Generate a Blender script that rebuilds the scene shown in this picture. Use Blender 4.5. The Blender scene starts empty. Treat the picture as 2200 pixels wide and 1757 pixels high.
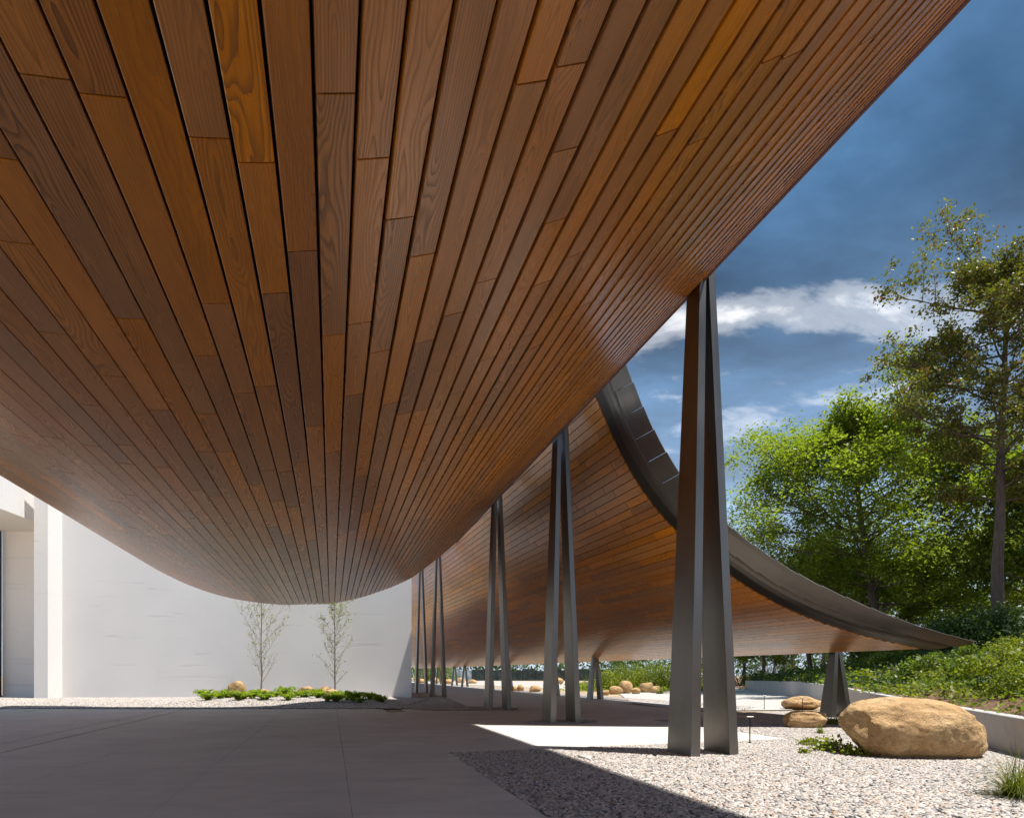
import bpy, bmesh, math, random
import numpy as np
from mathutils import Vector, Matrix, noise as mnoise
R = math.radians
random.seed(7); rng = np.random.default_rng(7)
sc = bpy.context.scene
COL = sc.collection

# ------------------------------------------------------------------ camera, sky, sun, exposure
CAMZ, F, VPX, HZ = 1.6, 1250.0, 1100.0, 1450.0
cd = bpy.data.cameras.new('camera'); cam = bpy.data.objects.new('camera', cd); COL.objects.link(cam)
cd.sensor_width = 36.0; cd.lens = 36.0 * F / 2200.0; cd.shift_y = (HZ - 878.5) / 2200.0
cd.clip_start = 0.05; cd.clip_end = 3000.0
cam.location = (0, 0, CAMZ); cam.rotation_euler = (R(90), 0, 0)
sc.camera = cam
SUNDIR = Vector((0.330, -0.108, 1.0)).normalized()          # towards the sun
sd = bpy.data.lights.new('sun', 'SUN'); sun = bpy.data.objects.new('sun', sd); COL.objects.link(sun)
sd.energy = 2.0; sd.angle = R(0.53); sd.color = (1.0, 0.97, 0.925)
sun.rotation_euler = SUNDIR.to_track_quat('Z', 'Y').to_euler()
sun.location = (20, -10, 60)
sc.view_settings.view_transform = 'Standard'; sc.view_settings.look = 'None'
sc.view_settings.exposure = 2.0; sc.view_settings.gamma = 1.0
sc.view_settings.use_curve_mapping = False
SKY_STRENGTH = 0.15; WOFF = 0.085; SKYOFF = (1.1, 7.4, 0)

def N(nt, typ, loc=(0, 0), **kw):
    n = nt.nodes.new(typ)
    for k, v in kw.items(): setattr(n, k, v)
    return n
def L(nt, a, b): nt.links.new(a, b)
def ramp(nt, stops, fac=None, interp='LINEAR'):
    n = N(nt, 'ShaderNodeValToRGB'); cr = n.color_ramp; cr.interpolation = interp
    while len(cr.elements) > 1: cr.elements.remove(cr.elements[-1])
    for i, (p, c) in enumerate(stops):
        e = cr.elements[0] if i == 0 else cr.elements.new(p)
        e.position = p; e.color = (c if len(c) == 4 else (*c, 1)) if not isinstance(c, (int, float)) else (c, c, c, 1)
    if fac is not None: L(nt, fac, n.inputs[0])
    return n
def mathn(nt, op, a, b=None, c=None, clamp=False):
    n = N(nt, 'ShaderNodeMath', operation=op, use_clamp=clamp)
    for i, x in enumerate((a, b, c)):
        if x is None: continue
        if isinstance(x, (int, float)): n.inputs[i].default_value = x
        else: L(nt, x, n.inputs[i])
    return n.outputs[0]
def mixc(nt, fac, a, b, blend='MIX'):
    n = N(nt, 'ShaderNodeMix', data_type='RGBA', blend_type=blend)
    if isinstance(fac, (int, float)): n.inputs[0].default_value = fac
    else: L(nt, fac, n.inputs[0])
    for i, x in ((6, a), (7, b)):
        if isinstance(x, (tuple, list)): n.inputs[i].default_value = (*x[:3], 1)
        else: L(nt, x, n.inputs[i])
    return n.outputs[2]
def noise_tex(nt, vec, scale, detail=4, rough=0.55, dist=0.0):
    n = N(nt, 'ShaderNodeTexNoise'); n.inputs['Scale'].default_value = scale
    n.inputs['Detail'].default_value = detail; n.inputs['Roughness'].default_value = rough
    n.inputs['Distortion'].default_value = dist
    if vec is not None: L(nt, vec, n.inputs['Vector'])
    return n
def mapping(nt, vec, scale=(1, 1, 1), loc=(0, 0, 0), rot=(0, 0, 0)):
    m = N(nt, 'ShaderNodeMapping'); m.inputs['Scale'].default_value = scale
    m.inputs['Location'].default_value = loc; m.inputs['Rotation'].default_value = rot
    L(nt, vec, m.inputs['Vector']); return m.outputs[0]

def make_world():
    w = bpy.data.worlds.new('World'); sc.world = w; w.use_nodes = True
    nt = w.node_tree; nt.nodes.clear()
    out = N(nt, 'ShaderNodeOutputWorld'); bg = N(nt, 'ShaderNodeBackground'); L(nt, bg.outputs[0], out.inputs[0])
    bg.inputs[1].default_value = SKY_STRENGTH
    sky = N(nt, 'ShaderNodeTexSky', sky_type='NISHITA'); sky.sun_disc = False
    sky.sun_elevation = math.asin(SUNDIR.z); sky.sun_rotation = math.atan2(SUNDIR.x, SUNDIR.y)
    sky.altitude = 50; sky.air_density = 1.0; sky.dust_density = 0.4; sky.ozone_density = 2.5
    tc = N(nt, 'ShaderNodeTexCoord'); sep = N(nt, 'ShaderNodeSeparateXYZ'); L(nt, tc.outputs['Generated'], sep.inputs[0])
    z = mathn(nt, 'MAXIMUM', sep.outputs[2], 0.0)
    den = mathn(nt, 'ADD', z, 0.22)
    comb = N(nt, 'ShaderNodeCombineXYZ')
    L(nt, mathn(nt, 'DIVIDE', sep.outputs[0], den), comb.inputs[0]); L(nt, mathn(nt, 'DIVIDE', sep.outputs[1], den), comb.inputs[1])
    # thin high veil + broken cumulus, laid out on a flat layer overhead
    v1 = mapping(nt, comb.outputs[0], (0.9, 1.25, 1), (0.15, 0.55, 0), (0, 0, R(-20)))
    big = noise_tex(nt, v1, 1.15, 7, 0.56, 0.25)
    v2 = mapping(nt, comb.outputs[0], (1.0, 1.9, 1), (3.1, 1.7, 0), (0, 0, R(-12)))
    med = noise_tex(nt, v2, 2.6, 8, 0.60, 0.35)
    cum = mathn(nt, 'ADD', mathn(nt, 'MULTIPLY', big.outputs[0], 0.6), mathn(nt, 'MULTIPLY', med.outputs[0], 0.4))
    # the broken white bank low in the east-north-east
    az = N(nt, 'ShaderNodeVectorMath', operation='DOT_PRODUCT'); L(nt, tc.outputs['Generated'], az.inputs[0])
    b = Vector((655, 1250, 790)).normalized(); az.inputs[1].default_value = b
    bank = N(nt, 'ShaderNodeMapRange'); bank.inputs[1].default_value = 0.90; bank.inputs[2].default_value = 0.999
    bank.inputs[3].default_value = 0.0; bank.inputs[4].default_value = 0.60; L(nt, az.outputs['Value'], bank.inputs[0])
    band = mathn(nt, 'ABSOLUTE', mathn(nt, 'SUBTRACT', mathn(nt, 'SUBTRACT', sep.outputs[2], mathn(nt, 'MULTIPLY', sep.outputs[1], 0.61)), mathn(nt, 'MULTIPLY', sep.outputs[0], 0.02)))
    bandm = N(nt, 'ShaderNodeMapRange', interpolation_type='SMOOTHSTEP'); bandm.inputs[1].default_value = 0.0; bandm.inputs[2].default_value = 0.075
    bandm.inputs[3].default_value = 1.0; bandm.inputs[4].default_value = 0.0; L(nt, band, bandm.inputs[0])
    bankf = mathn(nt, 'MULTIPLY', bank.outputs[0], bandm.outputs[0])
    cum = mathn(nt, 'ADD', 0.5, mathn(nt, 'MULTIPLY', mathn(nt, 'SUBTRACT', cum, 0.5), 1.55)); cum = mathn(nt, 'SUBTRACT', cum, WOFF)
    white = mathn(nt, 'ADD', cum, mathn(nt, 'MULTIPLY', bankf, 0.39))
    wf = ramp(nt, [(0.0, 0), (0.50, 0), (0.58, 0.22), (0.66, 0.60), (0.76, 1.0)], white, 'EASE')
    v3 = mapping(nt, comb.outputs[0], (0.55, 0.8, 1), (5.3, 2.2, 0), (0, 0, R(15)))
    bulk = noise_tex(nt, v3, 0.9, 6, 0.58, 0.3)
    dark = ramp(nt, [(0.0, (0.20, 0.27, 0.30)), (0.40, (0.26, 0.34, 0.36)), (0.55, (0.46, 0.52, 0.50)), (0.70, (0.9, 0.9, 0.85))], bulk.outputs[0])
    tint = mixc(nt, 1.0, sky.outputs[0], (0.62, 0.80, 0.88), 'MULTIPLY')
    v3 = mapping(nt, comb.outputs[0], (0.55, 0.9, 1), SKYOFF, (0, 0, R(15)))
    bulk = noise_tex(nt, v3, 0.9, 7, 0.58, 0.3)
    soft = noise_tex(nt, v2, 1.3, 6, 0.55, 0.2)
    bsum = mathn(nt, 'ADD', mathn(nt, 'MULTIPLY', bulk.outputs[0], 0.65), mathn(nt, 'MULTIPLY', soft.outputs[0], 0.35))
    dark = ramp(nt, [(0.0, (0.045, 0.052, 0.050)), (0.40, (0.070, 0.080, 0.078)), (0.48, (0.165, 0.180, 0.168)), (0.56, (0.32, 0.335, 0.31)), (0.66, (0.85, 0.84, 0.80)), (0.75, (1.25, 1.20, 1.10))], bsum)
    blue = mixc(nt, 1.0, tint, dark.outputs[0], 'MULTIPLY')
    hz = ramp(nt, [(0.0, 0.85), (0.12, 0.62), (0.30, 0.30), (0.45, 0.10), (0.6, 0.0)], z)
    pale = mixc(nt, hz.outputs[0], blue, (1.10, 1.26, 1.62))
    final = mixc(nt, wf.outputs[0], pale, (2.75, 2.70, 2.68))
    L(nt, final, bg.inputs[0])
make_world()

# ------------------------------------------------------------------ helpers
def tag(o, label=None, cat=None, group=None, kind=None):
    if label: o['label'] = label
    if cat: o['category'] = cat
    if group: o['group'] = group
    if kind: o['kind'] = kind
    return o
def empty(name, loc=(0, 0, 0), rz=0.0, **kw):
    o = bpy.data.objects.new(name, None); COL.objects.link(o); o.location = loc; o.rotation_euler = (0, 0, rz)
    o.empty_display_size = 0.3
    return tag(o, **kw)
def mk(name, verts, faces, mat, parent=None, smooth=False, **kw):
    me = bpy.data.meshes.new(name)
    me.from_pydata([tuple(v) for v in verts], [], faces); me.update()
    if mat: me.materials.append(mat)
    if smooth: me.polygons.foreach_set('use_smooth', [True] * len(me.polygons))
    o = bpy.data.objects.new(name, me); COL.objects.link(o)
    if parent: o.parent = parent
    return tag(o, **kw)
def mkbm(name, bm, mat, parent=None, smooth=False, **kw):
    me = bpy.data.meshes.new(name); bm.to_mesh(me); bm.free()
    if mat: me.materials.append(mat)
    if smooth: me.polygons.foreach_set('use_smooth', [True] * len(me.polygons))
    o = bpy.data.objects.new(name, me); COL.objects.link(o)
    if parent: o.parent = parent
    return tag(o, **kw)
def copyobj(o, parent=None, **kw):
    c = o.copy(); COL.objects.link(c)
    if parent: c.parent = parent
    return tag(c, **kw)
def copytree(o, **kw):
    c = copyobj(o, **kw)
    for ch in o.children: copyobj(ch, c)
    return c
def quadmesh(name, V, mat, cols=None, parent=None, **kw):
    """V: (n,4,3) separate quads; cols: (n,3) colour attribute per quad"""
    n = len(V); me = bpy.data.meshes.new(name)
    me.vertices.add(n * 4); me.vertices.foreach_set('co', V.reshape(-1).astype(np.float32))
    me.loops.add(n * 4); me.loops.foreach_set('vertex_index', np.arange(n * 4, dtype=np.int32))
    me.polygons.add(n); me.polygons.foreach_set('loop_start', np.arange(0, n * 4, 4, dtype=np.int32))
    me.polygons.foreach_set('loop_total', np.full(n, 4, dtype=np.int32))
    if cols is not None:
        a = me.color_attributes.new('rnd', 'FLOAT_COLOR', 'POINT')
        c = np.ones((n, 4, 4), np.float32); c[:, :, :3] = cols[:, None, :]
        a.data.foreach_set('color', c.reshape(-1))
    me.update(calc_edges=True)
    if mat: me.materials.append(mat)
    o = bpy.data.objects.new(name, me); COL.objects.link(o)
    if parent: o.parent = parent
    return tag(o, **kw)
def box_bm(bm, x0, x1, y0, y1, z0, z1):
    v = [bm.verts.new(p) for p in ((x0, y0, z0), (x1, y0, z0), (x1, y1, z0), (x0, y1, z0), (x0, y0, z1), (x1, y0, z1), (x1, y1, z1), (x0, y1, z1))]
    for f in ((3, 2, 1, 0), (4, 5, 6, 7), (0, 1, 5, 4), (1, 2, 6, 5), (2, 3, 7, 6), (3, 0, 4, 7)): bm.faces.new([v[i] for i in f])
def bevel(bm, w, seg=2):
    bmesh.ops.bevel(bm, geom=bm.edges[:], offset=w, segments=seg, affect='EDGES', profile=0.6)
def gp(px, py, z=0.0):
    """ground point (at height z) seen at photo pixel px,py"""
    Y = F * (CAMZ - z) / (py - HZ); return Vector(((px - VPX) / F * Y, Y, z))
def at(px, py, Y): return Vector(((px - VPX) / F * Y, Y, CAMZ + (HZ - py) / F * Y))

# canopy axes: u runs along the planks, n across
UX = (712.0 - 1100.0) / 1250.0
U = Vector((UX, 1, 0)).normalized(); NN = Vector((U.y, -U.x, 0))
def ts(t, s, z=0.0): p = NN * t + U * s; return Vector((p.x, p.y, z))
def s_from(t, Y): return (Y - NN.y * t) / U.y

# ------------------------------------------------------------------ materials
def newmat(name):
    m = bpy.data.materials.new(name); m.use_nodes = True
    nt = m.node_tree; b = nt.nodes['Principled BSDF']
    return m, nt, b
def P(b, **kw):
    for k, v in kw.items():
        b.inputs[k.replace('_', ' ')].default_value = (*v, 1) if isinstance(v, tuple) and len(v) == 3 else v
def bump(nt, b, h, strength=0.3, dist=0.02):
    n = N(nt, 'ShaderNodeBump'); n.inputs['Strength'].default_value = strength; n.inputs['Distance'].default_value = dist
    L(nt, h, n.inputs['Height']); L(nt, n.outputs[0], b.inputs['Normal'])
def objco(nt): return N(nt, 'ShaderNodeTexCoord').outputs['Object']

def wood_material():
    m, nt, b = newmat('thermal_ash_wood')
    uv = N(nt, 'ShaderNodeUVMap', uv_map='board'); sep = N(nt, 'ShaderNodeSeparateXYZ'); L(nt, uv.outputs[0], sep.inputs[0])
    at_ = N(nt, 'ShaderNodeAttribute', attribute_name='rnd'); rs = N(nt, 'ShaderNodeSeparateColor'); L(nt, at_.outputs['Color'], rs.inputs[0])
    r1, r2, r3 = rs.outputs
    u, v = sep.outputs[0], sep.outputs[1]
    def vec(su, sv, k):
        c = N(nt, 'ShaderNodeCombineXYZ')
        L(nt, mathn(nt, 'MULTIPLY', u, su), c.inputs[0]); L(nt, mathn(nt, 'MULTIPLY', v, sv), c.inputs[1])
        L(nt, mathn(nt, 'MULTIPLY', mathn(nt, 'ADD', r1, r2), k), c.inputs[2]); return c.outputs[0]
    n1 = noise_tex(nt, vec(0.55, 2.2, 40.0), 1.0, 2, 0.5)
    n2 = noise_tex(nt, vec(1.6, 9.0, 77.0), 1.0, 3, 0.6)
    # flat-sawn board: rings round a pith axis that dips towards the board face
    x = mathn(nt, 'ADD', v, mathn(nt, 'MULTIPLY', mathn(nt, 'SUBTRACT', r2, 0.5), 0.22))
    D = mathn(nt, 'ADD', mathn(nt, 'MULTIPLY', mathn(nt, 'SUBTRACT', n1.outputs[0], 0.5), 0.50),
              mathn(nt, 'ADD', mathn(nt, 'MULTIPLY', mathn(nt, 'SUBTRACT', r3, 0.5), 0.28), mathn(nt, 'MULTIPLY', n2.outputs[0], 0.030)))
    D = mathn(nt, 'ADD', D, mathn(nt, 'MULTIPLY', u, 0.018))
    rad = mathn(nt, 'SQRT', mathn(nt, 'ADD', mathn(nt, 'MULTIPLY', x, x), mathn(nt, 'MULTIPLY', D, D)))
    ring = mathn(nt, 'FRACT', mathn(nt, 'MULTIPLY', rad, 46.0))
    late = ramp(nt, [(0.0, 0.0), (0.45, 0.12), (0.80, 0.75), (0.93, 1.0), (1.0, 0.0)], ring)
    base = ramp(nt, [(0.0, (0.400, 0.162, 0.048)), (0.30, (0.475, 0.191, 0.052)), (0.65, (0.540, 0.213, 0.052)), (0.85, (0.480, 0.212, 0.070)), (0.95, (0.600, 0.222, 0.040)), (1.0, (0.640, 0.240, 0.036))], r1)
    darkc = mixc(nt, 1.0, base.outputs[0], (0.40, 0.40, 0.46), 'MULTIPLY')
    amt = ramp(nt, [(0.0, 0.30), (0.45, 0.60), (0.80, 0.95), (1.0, 1.0)], r2)
    col = mixc(nt, mathn(nt, 'MULTIPLY', late.outputs[0], amt.outputs[0]), base.outputs[0], darkc)
    fib = noise_tex(nt, vec(2.2, 190.0, 13.0), 1.0, 2, 0.6)
    fr = ramp(nt, [(0.3, 0.78), (0.7, 1.14)], fib.outputs[0])
    col = mixc(nt, 1.0, col, fr.outputs[0], 'MULTIPLY')
    blot = noise_tex(nt, vec(0.7, 4.0, 5.0), 1.0, 3, 0.6)
    br = ramp(nt, [(0.25, 0.80), (0.75, 1.16)], blot.outputs[0])
    col = mixc(nt, 1.0, col, br.outputs[0], 'MULTIPLY')
    hue = N(nt, 'ShaderNodeHueSaturation'); hue.inputs['Fac'].default_value = 1
    L(nt, mathn(nt, 'ADD', 0.98, mathn(nt, 'MULTIPLY', r3, 0.14)), hue.inputs['Saturation'])
    L(nt, mathn(nt, 'ADD', 0.84, mathn(nt, 'MULTIPLY', r3, 0.34)), hue.inputs['Value'])
    L(nt, col, hue.inputs['Color']); L(nt, hue.outputs[0], b.inputs['Base Color'])
    rr = ramp(nt, [(0.0, 0.27), (1.0, 0.40)], late.outputs[0]); L(nt, rr.outputs[0], b.inputs['Roughness'])
    hgt = mathn(nt, 'ADD', mathn(nt, 'MULTIPLY', late.outputs[0], -0.5), mathn(nt, 'MULTIPLY', fib.outputs[0], 0.5))
    bump(nt, b, hgt, 0.22, 0.003)
    b.inputs['Specular IOR Level'].default_value = 0.72
    return m
WOOD = wood_material()

def plain(name, col, rough=0.6, metal=0.0, nscale=None, namt=0.15, bumps=None, stretch=(1, 1, 1), spec=0.5):
    m, nt, b = newmat(name); P(b, Base_Color=col, Roughness=rough, Metallic=metal); b.inputs['Specular IOR Level'].default_value = spec
    if nscale:
        v = mapping(nt, objco(nt), stretch); n = noise_tex(nt, v, nscale, 5, 0.6)
        r = ramp(nt, [(0.25, 1 - namt), (0.75, 1 + namt)], n.outputs[0])
        L(nt, mixc(nt, 1.0, col, r.outputs[0], 'MULTIPLY'), b.inputs['Base Color'])
        rr = ramp(nt, [(0.3, max(0.05, rough - 0.06)), (0.7, min(1, rough + 0.06))], n.outputs[0]); L(nt, rr.outputs[0], b.inputs['Roughness'])
        if bumps: bump(nt, b, n.outputs[0], bumps[0], bumps[1])
    return m
BACK = plain('black_membrane', (0.012, 0.011, 0.010), 0.95, spec=0.1)
ROOFM = plain('zinc_roof', (0.30, 0.29, 0.27), 0.45, 0.8, 1.5, 0.1)
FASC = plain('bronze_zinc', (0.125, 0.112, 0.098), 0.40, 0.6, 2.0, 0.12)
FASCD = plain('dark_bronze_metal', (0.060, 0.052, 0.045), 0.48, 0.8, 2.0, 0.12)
FASCG = plain('grey_bronze_metal', (0.105, 0.094, 0.082), 0.45, 0.85, 2.0, 0.12)
DARKM = plain('black_metal', (0.02, 0.02, 0.02), 0.45, 0.7)
LENS = plain('lamp_lens', (0.55, 0.55, 0.52), 0.3)

def steel_material():
    m, nt, b = newmat('brushed_steel_paint')
    v = mapping(nt, objco(nt), (60, 60, 1.2)); n = noise_tex(nt, v, 1.0, 4, 0.6)
    v2 = mapping(nt, objco(nt), (1.2, 1.2, 0.5)); n2 = noise_tex(nt, v2, 1.0, 3, 0.5)
    r = ramp(nt, [(0.3, (0.165, 0.153, 0.138)), (0.7, (0.215, 0.20, 0.182))], n2.outputs[0])
    fr = ramp(nt, [(0.3, 0.93), (0.7, 1.05)], n.outputs[0])
    L(nt, mixc(nt, 1.0, r.outputs[0], fr.outputs[0], 'MULTIPLY'), b.inputs['Base Color'])
    P(b, Metallic=0.9, Roughness=0.34)
    rr = ramp(nt, [(0.3, 0.29), (0.7, 0.40)], n2.outputs[0]); L(nt, rr.outputs[0], b.inputs['Roughness'])
    bump(nt, b, n.outputs[0], 0.05, 0.002)
    return m
STEEL = steel_material()

def concrete_material(name, col, scale=0.6, amt=0.10, fine=0.05, rough=0.75):
    m, nt, b = newmat(name); o = objco(nt)
    n = noise_tex(nt, o, scale, 6, 0.6, 0.4); n2 = noise_tex(nt, o, 60, 4, 0.7)
    n3 = noise_tex(nt, mapping(nt, o, (0.5, 2.2, 1), rot=(0, 0, R(20))), scale * 2.2, 5, 0.6, 0.8)
    r = ramp(nt, [(0.3, 1 - amt), (0.7, 1 + amt)], n.outputs[0]); r2 = ramp(nt, [(0.3, 1 - fine), (0.7, 1 + fine)], n2.outputs[0])
    r3 = ramp(nt, [(0.32, 0.90), (0.55, 1.03)], n3.outputs[0])
    c = mixc(nt, 1.0, col, r.outputs[0], 'MULTIPLY'); c = mixc(nt, 1.0, c, r2.outputs[0], 'MULTIPLY'); c = mixc(nt, 1.0, c, r3.outputs[0], 'MULTIPLY')
    L(nt, c, b.inputs['Base Color'])
    n4 = noise_tex(nt, mapping(nt, o, (0.35, 2.8, 1), rot=(0, 0, R(-73))), 1.1, 6, 0.66, 1.2); r4 = ramp(nt, [(0.30, 0.82), (0.42, 1.0), (0.62, 1.0), (0.72, 1.07)], n4.outputs[0]); L(nt, mixc(nt, 1.0, c, r4.outputs[0], 'MULTIPLY'), b.inputs['Base Color'])
    rr = ramp(nt, [(0.3, rough - 0.12), (0.7, rough + 0.08)], n3.outputs[0]); L(nt, rr.outputs[0], b.inputs['Roughness'])
    bump(nt, b, n2.outputs[0], 0.10, 0.004); return m
PAVE = concrete_material('pavement_concrete', (0.545, 0.512, 0.455))
PATHM = concrete_material('path_concrete', (0.42, 0.39, 0.35))
RETW = concrete_material('retaining_concrete', (0.42, 0.40, 0.38), 0.9, 0.08)

def white_wall_material():
    m, nt, b = newmat('white_board_marked_wall'); o = objco(nt)
    n = noise_tex(nt, mapping(nt, o, (0.16, 0.16, 2.3)), 1.0, 7, 0.62, 0.3)
    n2 = noise_tex(nt, mapping(nt, o, (0.8, 0.8, 7.0)), 1.0, 5, 0.65)
    n3 = noise_tex(nt, o, 0.25, 3, 0.5)
    st = ramp(nt, [(0.30, 0.0), (0.345, 0.5), (0.39, 1.0)], n.outputs[0])
    r3 = ramp(nt, [(0.3, 0.96), (0.7, 1.03)], n3.outputs[0])
    c = mixc(nt, mathn(nt, 'MULTIPLY', n2.outputs[0], 0.12), (0.775, 0.745, 0.72), (0.71, 0.682, 0.66))
    c = mixc(nt, st.outputs[0], (0.66, 0.635, 0.612), c)
    L(nt, mixc(nt, 1.0, c, r3.outputs[0], 'MULTIPLY'), b.inputs['Base Color']); P(b, Roughness=0.75)
    h = mathn(nt, 'ADD', st.outputs[0], mathn(nt, 'MULTIPLY', n2.outputs[0], 0.5))
    bump(nt, b, h, 0.3, 0.015); return m
WHITE = white_wall_material()
GLASSD, _nt, _b = newmat('dark_window_glass'); P(_b, Base_Color=(0.02, 0.03, 0.028), Roughness=0.05); _b.inputs['Specular IOR Level'].default_value = 0.8

def pebble_material(name, inst=True):
    m, nt, b = newmat(name)
    stops = [(0.0, (0.10, 0.098, 0.10)), (0.13, (0.20, 0.195, 0.195)), (0.30, (0.37, 0.315, 0.26)), (0.46, (0.31, 0.295, 0.28)), (0.60, (0.46, 0.415, 0.365)),
             (0.75, (0.54, 0.50, 0.455)), (0.88, (0.38, 0.245, 0.150)), (0.95, (0.60, 0.565, 0.525)), (1.0, (0.26, 0.140, 0.085))]
    if inst:
        a = N(nt, 'ShaderNodeAttribute', attribute_name='prnd', attribute_type='INSTANCER'); r = ramp(nt, stops, a.outputs['Fac'])
        n = noise_tex(nt, objco(nt), 1.6, 3, 0.6); rr = ramp(nt, [(0.3, 0.85), (0.7, 1.12)], n.outputs[0])
        L(nt, mixc(nt, 1.0, r.outputs[0], rr.outputs[0], 'MULTIPLY'), b.inputs['Base Color'])
    else:
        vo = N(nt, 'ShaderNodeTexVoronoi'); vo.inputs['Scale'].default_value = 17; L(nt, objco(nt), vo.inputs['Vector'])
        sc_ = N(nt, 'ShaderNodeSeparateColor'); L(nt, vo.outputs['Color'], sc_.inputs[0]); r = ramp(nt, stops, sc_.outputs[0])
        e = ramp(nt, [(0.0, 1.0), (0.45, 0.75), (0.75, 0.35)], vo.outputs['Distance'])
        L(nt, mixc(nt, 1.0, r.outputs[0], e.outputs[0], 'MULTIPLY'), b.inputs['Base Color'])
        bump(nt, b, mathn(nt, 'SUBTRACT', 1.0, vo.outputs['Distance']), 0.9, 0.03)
    P(b, Roughness=0.62); return m
PEB, PEBG = pebble_material('river_pebbles'), pebble_material('pebble_bed', False)

def soil_material(name, c1, c2, scale=1.2):
    m, nt, b = newmat(name); o = objco(nt); n = noise_tex(nt, o, scale, 8, 0.68, 0.3); n2 = noise_tex(nt, o, scale * 14, 5, 0.7)
    r = ramp(nt, [(0.32, c1), (0.66, c2)], n.outputs[0]); r2 = ramp(nt, [(0.3, 0.7), (0.7, 1.2)], n2.outputs[0])
    L(nt, mixc(nt, 1.0, r.outputs[0], r2.outputs[0], 'MULTIPLY'), b.inputs['Base Color']); P(b, Roughness=0.95)
    bump(nt, b, n2.outputs[0], 0.8, 0.05); return m
SOIL = soil_material('brown_mulch', (0.10, 0.055, 0.030), (0.22, 0.115, 0.062), 2.0)
SAND = soil_material('sandy_earth', (0.30, 0.21, 0.125), (0.44, 0.33, 0.21), 0.3)
ROADM = concrete_material('pale_road', (0.40, 0.36, 0.31), 0.4)

def rock_material():
    m, nt, b = newmat('golden_sandstone'); o = objco(nt)
    n = noise_tex(nt, o, 1.4, 8, 0.62, 0.5); n2 = noise_tex(nt, o, 9, 7, 0.7); n3 = noise_tex(nt, o, 3.2, 4, 0.6, 0.6)
    r = ramp(nt, [(0.28, (0.29, 0.165, 0.068)), (0.48, (0.46, 0.285, 0.125)), (0.70, (0.56, 0.380, 0.19))], n.outputs[0])
    r2 = ramp(nt, [(0.28, 0.70), (0.62, 1.12)], n2.outputs[0])
    st = ramp(nt, [(0.60, 0.0), (0.70, 1.0)], n3.outputs[0])
    c = mixc(nt, 1.0, r.outputs[0], r2.outputs[0], 'MULTIPLY')
    c = mixc(nt, mathn(nt, 'MULTIPLY', st.outputs[0], 0.55), c, (0.20, 0.095, 0.045))
    L(nt, c, b.inputs['Base Color']); P(b, Roughness=0.85)
    vo = N(nt, 'ShaderNodeTexVoronoi', feature='DISTANCE_TO_EDGE'); vo.inputs['Scale'].default_value = 1.5
    dv = N(nt, 'ShaderNodeVectorMath', operation='ADD'); L(nt, mapping(nt, o, (0.7, 0.7, 1.8)), dv.inputs[0]); L(nt, n3.outputs['Color'], dv.inputs[1]); L(nt, dv.outputs[0], vo.inputs['Vector'])
    ck = ramp(nt, [(0.0, 0.0), (0.018, 0.6), (0.05, 1.0)], vo.outputs['Distance'])
    L(nt, mixc(nt, 1.0, c, ramp(nt, [(0.0, 0.86), (1.0, 1.0)], ck.outputs[0]).outputs[0], 'MULTIPLY'), b.inputs['Base Color'])
    bump(nt, b, mathn(nt, 'ADD', mathn(nt, 'MULTIPLY', ck.outputs[0], 0.22), mathn(nt, 'ADD', n2.outputs[0], mathn(nt, 'MULTIPLY', n.outputs[0], 0.7))), 0.75, 0.07); return m
ROCK = rock_material()

def leaf_material(name, dark, mid, light, trans=0.45, odd=None):
    m, nt, b = newmat(name)
    a = N(nt, 'ShaderNodeAttribute', attribute_name='rnd'); s = N(nt, 'ShaderNodeSeparateColor'); L(nt, a.outputs['Color'], s.inputs[0])
    stops = [(0.0, dark), (0.5, mid), (1.0, light)]
    r = ramp(nt, stops, s.outputs[0]); c = r.outputs[0]
    if odd: c = mixc(nt, ramp(nt, [(0.93, 0.0), (0.95, 1.0)], s.outputs[1]).outputs[0], c, odd)
    L(nt, c, b.inputs['Base Color']); P(b, Roughness=0.45); b.inputs['Specular IOR Level'].default_value = 0.35
    t = N(nt, 'ShaderNodeBsdfTranslucent'); L(nt, mixc(nt, 1.0, c, (1.25, 1.35, 0.5), 'MULTIPLY'), t.inputs[0])
    mx = N(nt, 'ShaderNodeMixShader'); mx.inputs[0].default_value = trans
    out = nt.nodes['Material Output']; L(nt, b.outputs[0], mx.inputs[1]); L(nt, t.outputs[0], mx.inputs[2]); L(nt, mx.outputs[0], out.inputs[0])
    return m
LEAF_MAPLE = leaf_material('maple_leaves', (0.105, 0.150, 0.016), (0.190, 0.235, 0.026), (0.26, 0.30, 0.055), 0.60)
LEAF_OLIVE = leaf_material('olive_leaves', (0.085, 0.100, 0.020), (0.155, 0.160, 0.032), (0.26, 0.23, 0.050), 0.35, (0.20, 0.070, 0.030))
LEAF_DARK = leaf_material('dark_leaves', (0.024, 0.050, 0.014), (0.045, 0.085, 0.020), (0.085, 0.130, 0.028), 0.3)
LEAF_MID = leaf_material('mid_leaves', (0.060, 0.105, 0.015), (0.125, 0.180, 0.022), (0.24, 0.27, 0.040))
LEAF_YEL = leaf_material('yellow_green_leaves', (0.095, 0.135, 0.016), (0.19, 0.225, 0.022), (0.30, 0.31, 0.035), 0.5)
LEAF_FERN = leaf_material('fern_leaves', (0.120, 0.200, 0.016), (0.22, 0.300, 0.022), (0.33, 0.40, 0.03), 0.5)
LEAF_PALE = leaf_material('birch_leaves', (0.17, 0.21, 0.06), (0.27, 0.30, 0.08), (0.38, 0.38, 0.12), 0.4)
GRASSM = leaf_material('grass_blades', (0.06, 0.10, 0.015), (0.15, 0.17, 0.025), (0.26, 0.22, 0.05), 0.4)
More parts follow.
